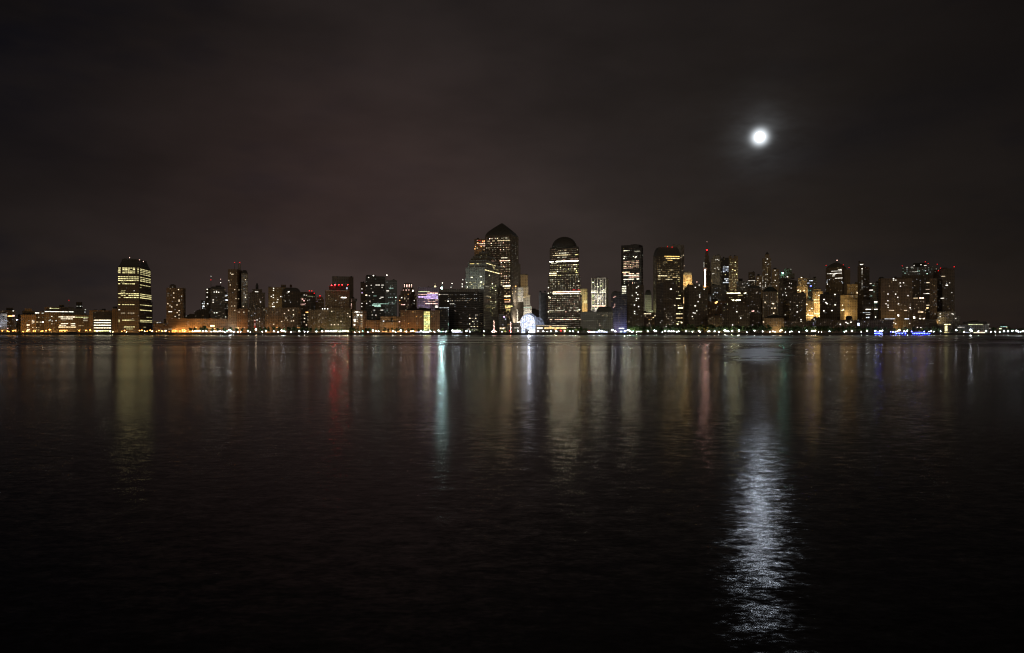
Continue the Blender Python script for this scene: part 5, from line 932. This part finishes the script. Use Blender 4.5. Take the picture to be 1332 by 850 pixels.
    for x, c, pw in ((278.8, 'cw', 500), (299.5, 'nw', 1100), (333, 'ww', 700), (366, 'nw', 300), (424, 'yg', 700), (430, 'yg', 900), (436, 'yg', 900), (442, 'yg', 800), (447.5, 'ye', 700), (489, 'ww', 600), (521, 'nw', 500), (565, 'yg', 600), (606.8, 'yg', 500), (629, 'yg', 400), (797, 'yg', 700), (819, 'yg', 5000), (822, 'nw', 900), (851, 'nw', 500), (1005.4, 'ye', 1000), (1015, 'ww', 600), (1262, 'nw', 600), (774, 'yg', 6500), (782, 'yg', 4000), (812, 'yg', 5000), (828, 'yg', 5000), (944, 'yg', 4000), (952, 'yg', 4500), (960, 'yg', 3500), (891, 'dy', 3200), (722, 'yg', 2500), (735, 'yg', 2500), (749, 'yg', 2500), (658, 'ye', 3200), (918, 'og', 4500), (554, 'ye', 2200), (452, 'dy', 3000), (1197, 'ww', 3500)):
        li = bpy.data.lights.new('tree_streak_fill', 'POINT'); li.energy = pw; li.color = WC[c]; li.shadow_soft_size = .5  # unseen points added to light the trees and lay coloured streaks on the water
        l = bpy.data.objects.new('tree_streak_fill', li); COL.objects.link(l); l.location = (xat(x, 1406), 1406.2, LAND + 2.2)

def trees():
    rng = random.Random(11)
    leaf = plain_mat('leaf_green', (0.07, 0.105, 0.035), 0.7, var=.45, scale=.5); bark = plain_mat('bark', (0.07, 0.05, 0.035), 0.9)
    V = []
    for v in range(6):
        o = root('quay_tree', (0, 0, LAND), 'dark leafy tree in the row along the quay', 'tree', 'trees along the quay')
        tb = MB().tube((0, 0, 0), (.1*v-.2, .1, 4.2), .34, .2, 7); cl = []
        for k in range(6):
            a = k*1.05 + v; e = (cos(a)*rng.uniform(1.6, 3.2), sin(a)*rng.uniform(1.6, 3.2), rng.uniform(5.5, 10.5))
            tb.tube((.1*v-.2, .1, rng.uniform(2.8, 4.1)), e, .16, .05, 5); cl.append((e, rng.uniform(1.3, 2.3)))
        cl.append(((0, 0, 10.4), 1.7)); cl.append(((0.4, 0, 7.5), 2.4)); cl.append(((-1.2, .6, 5.2), 1.8)); cl.append(((1.5, .4, 5.0), 1.8))
        tb.build('trunk', bark, o)
        cb = MB()
        for c, r in cl:
            for i in range(110):
                d = Vector((rng.gauss(0, 1), rng.gauss(0, 1), rng.gauss(0, 1))).normalized() * r * rng.random()**.45
                p = Vector(c) + Vector((d.x, d.y, d.z*.8)); q = rng.uniform(.35, .75)
                u = Vector((rng.gauss(0, 1), rng.gauss(0, 1), rng.gauss(0, .7))).normalized(); w = u.orthogonal().normalized()
                cb.add([p - u*q, p + w*q*.6, p + u*q, p - w*q*.6], [(0, 1, 2, 3)])
        cb.build('crown', leaf, o); V.append(o)
    used = set(); spots = []
    def run(a, c, step, h, hv, dy=(8, 18)):
        x = a
        while x < c:
            spots.append((x, rng.uniform(*dy), h*rng.uniform(1-hv, 1+hv))); x += step*rng.uniform(.7, 1.35)
    run(262, 345, 6.5, 11.0, .22); run(345, 418, 5.6, 11.5, .22); run(420, 450, 5, 8.5, .15); run(456, 522, 5.6, 10.5, .22); run(524, 580, 6.0, 9.5, .25); run(582, 640, 6, 9.0, .25); run(646, 676, 6, 9, .2); run(738, 762, 4.2, 12.5, .15); run(764, 800, 6, 8.5, .2)
    run(819, 870, 4.2, 14.0, .16); run(870, 1002, 4.3, 15.5, .16); run(1018, 1055, 4.6, 14, .16); run(1055, 1140, 4.4, 13.0, .2); run(1140, 1225, 5.2, 11.5, .2); run(1284, 1333, 4.5, 12.0, .2, (60, 140)); run(1238, 1284, 7, 8, .2)
    run(248, 270, 6, 13, .2, (10, 18))
    for x, dy, h in spots:
        Y = SHORE + dy; sc = h/12.2; v = rng.randrange(6); loc = (xat(x, Y), Y, LAND)
        if v not in used: V[v].location = loc; V[v].scale = (sc,)*3; used.add(v)
        else: copy_thing(V[v], loc, sc, rng.uniform(0, 6.28))

def boats():
    def hull(o, L, W, z1, mat):
        n = 9; pr = [(-L/2, W*.38)] + [(-L/2 + L*i/(n-1)*.98, W/2*(1 - max(0, (i/(n-1) - .55)/.45)**2*.97)) for i in range(n)]
        ring = lambda sc, z: [(x*(.97 if z < .5 else 1), -y*sc, z) for x, y in pr] + [(x*(.97 if z < .5 else 1), y*sc, z) for x, y in reversed(pr)]
        return MB().loft([ring(.7, -.6), ring(.92, .6), ring(1, z1)]).build('hull', mat, o)
    hm = plain_mat('boat_hull_paint', (.05, .05, .06), .4); cm = plain_mat('boat_cabin_paint', (.35, .35, .36), .45)
    Y = 1388.0
    def party(x, L, label, rows):
        o = root('moored_boat', (xat(x, Y), Y, 0), label, 'boat', 'blue lit boats moored at the right quay')
        hull(o, L, L*.24, 2.2, hm)
        MB().box(-L*.32, L*.2, -L*.08, L*.08, 2.2, 4.6).build('deck_house', cm, o); MB().box(-L*.26, L*.06, -L*.065, L*.065, 4.6, 6.4).build('bridge', cm, o)
        MB().tube((-L*.08, 0, 6.3), (-L*.08, 0, 10), .12, .06).build('mast', M['mast'], o)
        k = int(L/rows)
        for i in range(k):
            xx = -L*.42 + L*.8*i/max(1, k-1)
            MB().ball(xx, -L*.115, 2.55, .62, 6, 4).build('deck_lamp', glow((.035, .055, 1), 55), o)
        MB().box(-L*.3, L*.18, -L*.082, -L*.08, 3.2, 3.9).build('cabin_window', glow('lb', .7, False), o)
        return o
    party(1197, 40, 'longest moored boat, with a dotted blue light line along its deck', 3.4)
    party(1171, 22, 'short moored boat with spaced blue deck lamps, left of the longest boat', 4.5)
    party(1142, 18, 'small moored boat in deep blue light, farthest left of the blue boats', 2.4)
    o = root('barge', (xat(95, Y), Y, 0), 'low unlit black barge moored under the orange lamps', 'barge')
    MB().loft([[(-10.5,-3,-.5),(10.5,-3,-.5),(10.5,3,-.5),(-10.5,3,-.5)], [(-12,-3.4,3.0),(12,-3.4,3.0),(12,3.4,3.0),(-12,3.4,3.0)]]).build('hull', hm, o)
    MB().box(-10, 6, -2.6, 2.6, 3, 6.0).build('deck_house', M['roof'], o); MB().box(6.6, 9.6, -2, 2, 3, 4.4).build('hatch', M['roof'], o)
    for x, y0, wd, lab in ((642.6, 418, 1, 'tall quay mast strung with pink and white lamps before the grey stepped tower'), (664.4, 419.5, 0, 'thin quay mast strung with pink lamps left of the glass vault')):
        Yq = 1404.0; o = root('light_mast', (xat(x, Yq), Yq, LAND), lab, 'light mast')
        h = zat(y0, Yq) - LAND; MB().cyl(0, 0, 0, h, .22, .1, 6).build('mast', M['mast'], o)
        for i in range(9): MB().ball(.4*sin(i*2.1), -.3, 1.5 + (h-1.5)*i/8, .62 if i < 6 else .5, 6, 4).build('lamp', glow('pk', 9 if i % 2 else 14), o)
        if wd:
            for s_ in (-1, 1):
                MB().tube((0, 0, 6), (s_*4.4, 0, 2.6), .1, .08).build('stay', M['mast'], o)
                for i in range(3): MB().ball(s_*(1.4 + 1.4*i), -.3, 5 - 1.0*i, .7, 6, 4).build('lamp', glow('pk', 10), o)
    for x0, x1, c, lab in ((540, 559, 'lb', 'white lit ferry canopy below the yellow glazed bay'), (587.5, 602, 'lb', 'white lit ferry canopy below the wide dark slab'), (765, 791, 'lb', 'longest white lit ferry canopy, below the mansard domed block')):
        b = B('ferry_canopy', lab, 1404, 'pale', 'canopy'); b.tier(x0, x1, 431.2, d=5); b.row(432.2, x0+.5, x1-.5, c, 2.6, 1.5, p=.9); b.row(430.2+.4, x0, x1, 'nw', .2)

def sky_and_moon():
    MX, MY = (988.3-CX)/F, (CY-178.5)/F
    md = Vector((MX, 1, MY)).normalized(); elev = math.asin(md.z); az = math.atan2(md.x, md.y)
    w = bpy.data.worlds.new('World'); SC.world = w; w.use_nodes = True; w.node_tree.nodes.clear(); t = NT(w.node_tree)
    tc = t.n('ShaderNodeTexCoord'); D = t.vm('NORMALIZE', tc.outputs['Generated'])
    s = t.n('ShaderNodeSeparateXYZ'); t.put(s.inputs[0], D)
    a = t.m('ARCTAN2', s.outputs[0], s.outputs[1]); e = t.m('MAXIMUM', s.outputs[2], 0.0)
    gl = t.m('EXPONENT', t.m('MULTIPLY', e, -4.2))
    col = t.mix(gl, (.0108, .0087, .0083, 1), (.0418, .0310, .0280, 1))
    # reddish city glow left of centre
    def gauss(x, c, wd): 
        q = t.m('DIVIDE', t.m('SUBTRACT', x, c), wd); return t.m('EXPONENT', t.m('MULTIPLY', t.m('MULTIPLY', q, q), -1.0))
    red = t.m('MULTIPLY', gauss(a, -.26, .26), gauss(e, .16, .17))
    col = t.mix(1.0, col, t.mix(red, (0, 0, 0, 1), (.0105, .0034, .0028, 1)), 'ADD')
    azf = t.m('ADD', t.m('MULTIPLY', gauss(a, -.08, .43), .84), .26)
    st = t.n('ShaderNodeVectorMath', operation='MULTIPLY'); t.put(st.inputs[0], D); st.inputs[1].default_value = (1, 1, 2.6)
    cl = t.ramp(t.noise(st.outputs[0], 3.2, 4, .55), .30, .70, .74, 1.24)
    cl2 = t.noise(st.outputs[0], 5.5, 3, .6)
    f = t.m('MULTIPLY', azf, cl)
    sc = t.n('ShaderNodeVectorMath', operation='SCALE'); t.put(sc.inputs[0], col); t.put(sc.inputs['Scale'], f)
    # thin bluish gaps between the cloud banks
    gap = t.m('MULTIPLY', t.ramp(cl2, .52, .70, 0, 1), t.ramp(t.m('ABSOLUTE', a), .20, .60, .15, .8))
    out = t.mix(gap, sc.outputs[0], t.mix(1.0, sc.outputs[0], (.62, .70, .92, 1), 'MULTIPLY'))
    # two darker, bluer rifts in the cloud: one above the moon's right, one at the far left
    def rift(ca, ce, wa, we, sl):
        return t.m('MULTIPLY', gauss(a, ca, wa), gauss(t.m('SUBTRACT', e, t.m('MULTIPLY', t.m('SUBTRACT', a, ca), sl)), ce, we))
    rf = t.m('MULTIPLY', t.m('ADD', rift(.47, .245, .14, .035, .25), rift(-.62, .27, .09, .09, -.3)), t.ramp(cl2, .3, .6, .4, 1.0))
    out = t.mix(rf, out, t.mix(1.0, out, (.55, .62, .86, 1), 'MULTIPLY'))
    # fill glow added to the sky behind the viewer to brighten the facades
    rear_fill = t.m('MULTIPLY', t.ramp(s.outputs[1], .05, -.6, 0, 1), t.m('EXPONENT', t.m('MULTIPLY', e, -1.6)))
    out = t.mix(1.0, out, t.mix(rear_fill, (0, 0, 0, 1), (.195, .15, .105, 1)), 'ADD')
    # moonlit air: the daylight sky, a few ten-thousandths as bright
    ns = t.n('ShaderNodeTexSky', sky_type='NISHITA'); ns.sun_disc = False; ns.sun_elevation = elev; ns.sun_rotation = az
    nsc = t.n('ShaderNodeVectorMath', operation='SCALE'); t.put(nsc.inputs[0], ns.outputs[0]); nsc.inputs['Scale'].default_value = .00012
    out = t.mix(1.0, out, nsc.outputs[0], 'ADD')
    # the moon's aureole in thin cloud
    th = t.m('ARCCOSINE', t.m('MINIMUM', t.vm('DOT_PRODUCT', D, tuple(md)), 1.0))
    q = t.m('DIVIDE', th, .0079); g1 = t.m('MULTIPLY', t.m('EXPONENT', t.m('MULTIPLY', t.m('MULTIPLY', q, q), -1)), 2.0)
    g2 = t.m('MULTIPLY', t.m('EXPONENT', t.m('MULTIPLY', th, -1/.0135)), .14)
    g3 = t.m('MULTIPLY', t.m('EXPONENT', t.m('MULTIPLY', th, -1/.06)), .0045)
    au = t.n('ShaderNodeVectorMath', operation='SCALE'); au.inputs[0].default_value = (.90, .97, 1.03); t.put(au.inputs['Scale'], t.m('ADD', g1, t.m('MULTIPLY', t.m('ADD', g2, g3), t.ramp(t.noise(st.outputs[0], 14.0, 3, .6), .35, .65, .55, 1.45))))
    out = t.mix(1.0, out, au.outputs[0], 'ADD')
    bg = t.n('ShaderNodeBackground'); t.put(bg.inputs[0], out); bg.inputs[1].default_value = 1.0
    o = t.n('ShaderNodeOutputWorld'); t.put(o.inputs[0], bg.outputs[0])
    w.cycles.sampling_method = 'MANUAL'; w.cycles.sample_map_resolution = 1024
    # moon
    Dm = 90000.0; c = md*Dm + Vector((0, 0, H))
    mm = newmat('moon_surface'); t = NT(mm.node_tree); tc = t.n('ShaderNodeTexCoord')
    n = t.ramp(t.noise(tc.outputs['Generated'], 3.0, 4, .6), .4, .65, .75, 1.1); em = t.n('ShaderNodeEmission'); em.inputs[0].default_value = (.80, .90, 1.06, 1); t.put(em.inputs[1], t.m('MULTIPLY', n, MOON_L))
    oo = t.n('ShaderNodeOutputMaterial'); t.put(oo.inputs[0], em.outputs[0]); mm.cycles.emission_sampling = 'FRONT'
    mb = MB().ball(0, 0, 0, .0062*Dm, 20, 12); m = mb.build('moon', mm); m.location = c
    for p in m.data.polygons: p.use_smooth = True
    tag(m, 'bright full moon blurred by thin cloud above the right hand towers', 'moon')
MOON_L = 64.0
SLOPE0, SLOPE1 = .142, .052

def camera():
    cd = bpy.data.cameras.new('camera'); cd.sensor_width = 36; cd.lens = F/1332*36; cd.shift_y = (CY - 425)/1332
    cd.clip_start = .5; cd.clip_end = 200000
    c = bpy.data.objects.new('camera', cd); COL.objects.link(c); c.location = (0, 0, H); c.rotation_euler = (pi/2, 0, 0); SC.camera = c
    v = SC.view_settings; v.view_transform = 'Standard'; v.look = 'None'; v.exposure = 0; v.gamma = 1; v.use_curve_mapping = False
    SC.render.engine = 'CYCLES'; cy = SC.cycles
    cy.use_denoising = True; cy.denoiser = 'OPENIMAGEDENOISE'; cy.max_bounces = 4; cy.diffuse_bounces = 2; cy.glossy_bounces = 3; cy.use_light_tree = True
    cy.sample_clamp_indirect = 30; cy.filter_width = 1.2; cy.use_adaptive_sampling = False; cy.blur_glossy = 0.0; cy.caustics_reflective = True

left_part(); mid_left(); centre(); right_part(); vault()
ground(); lamps(); trees(); boats(); sky_and_moon(); camera()
for b in ALLB: b.finish()
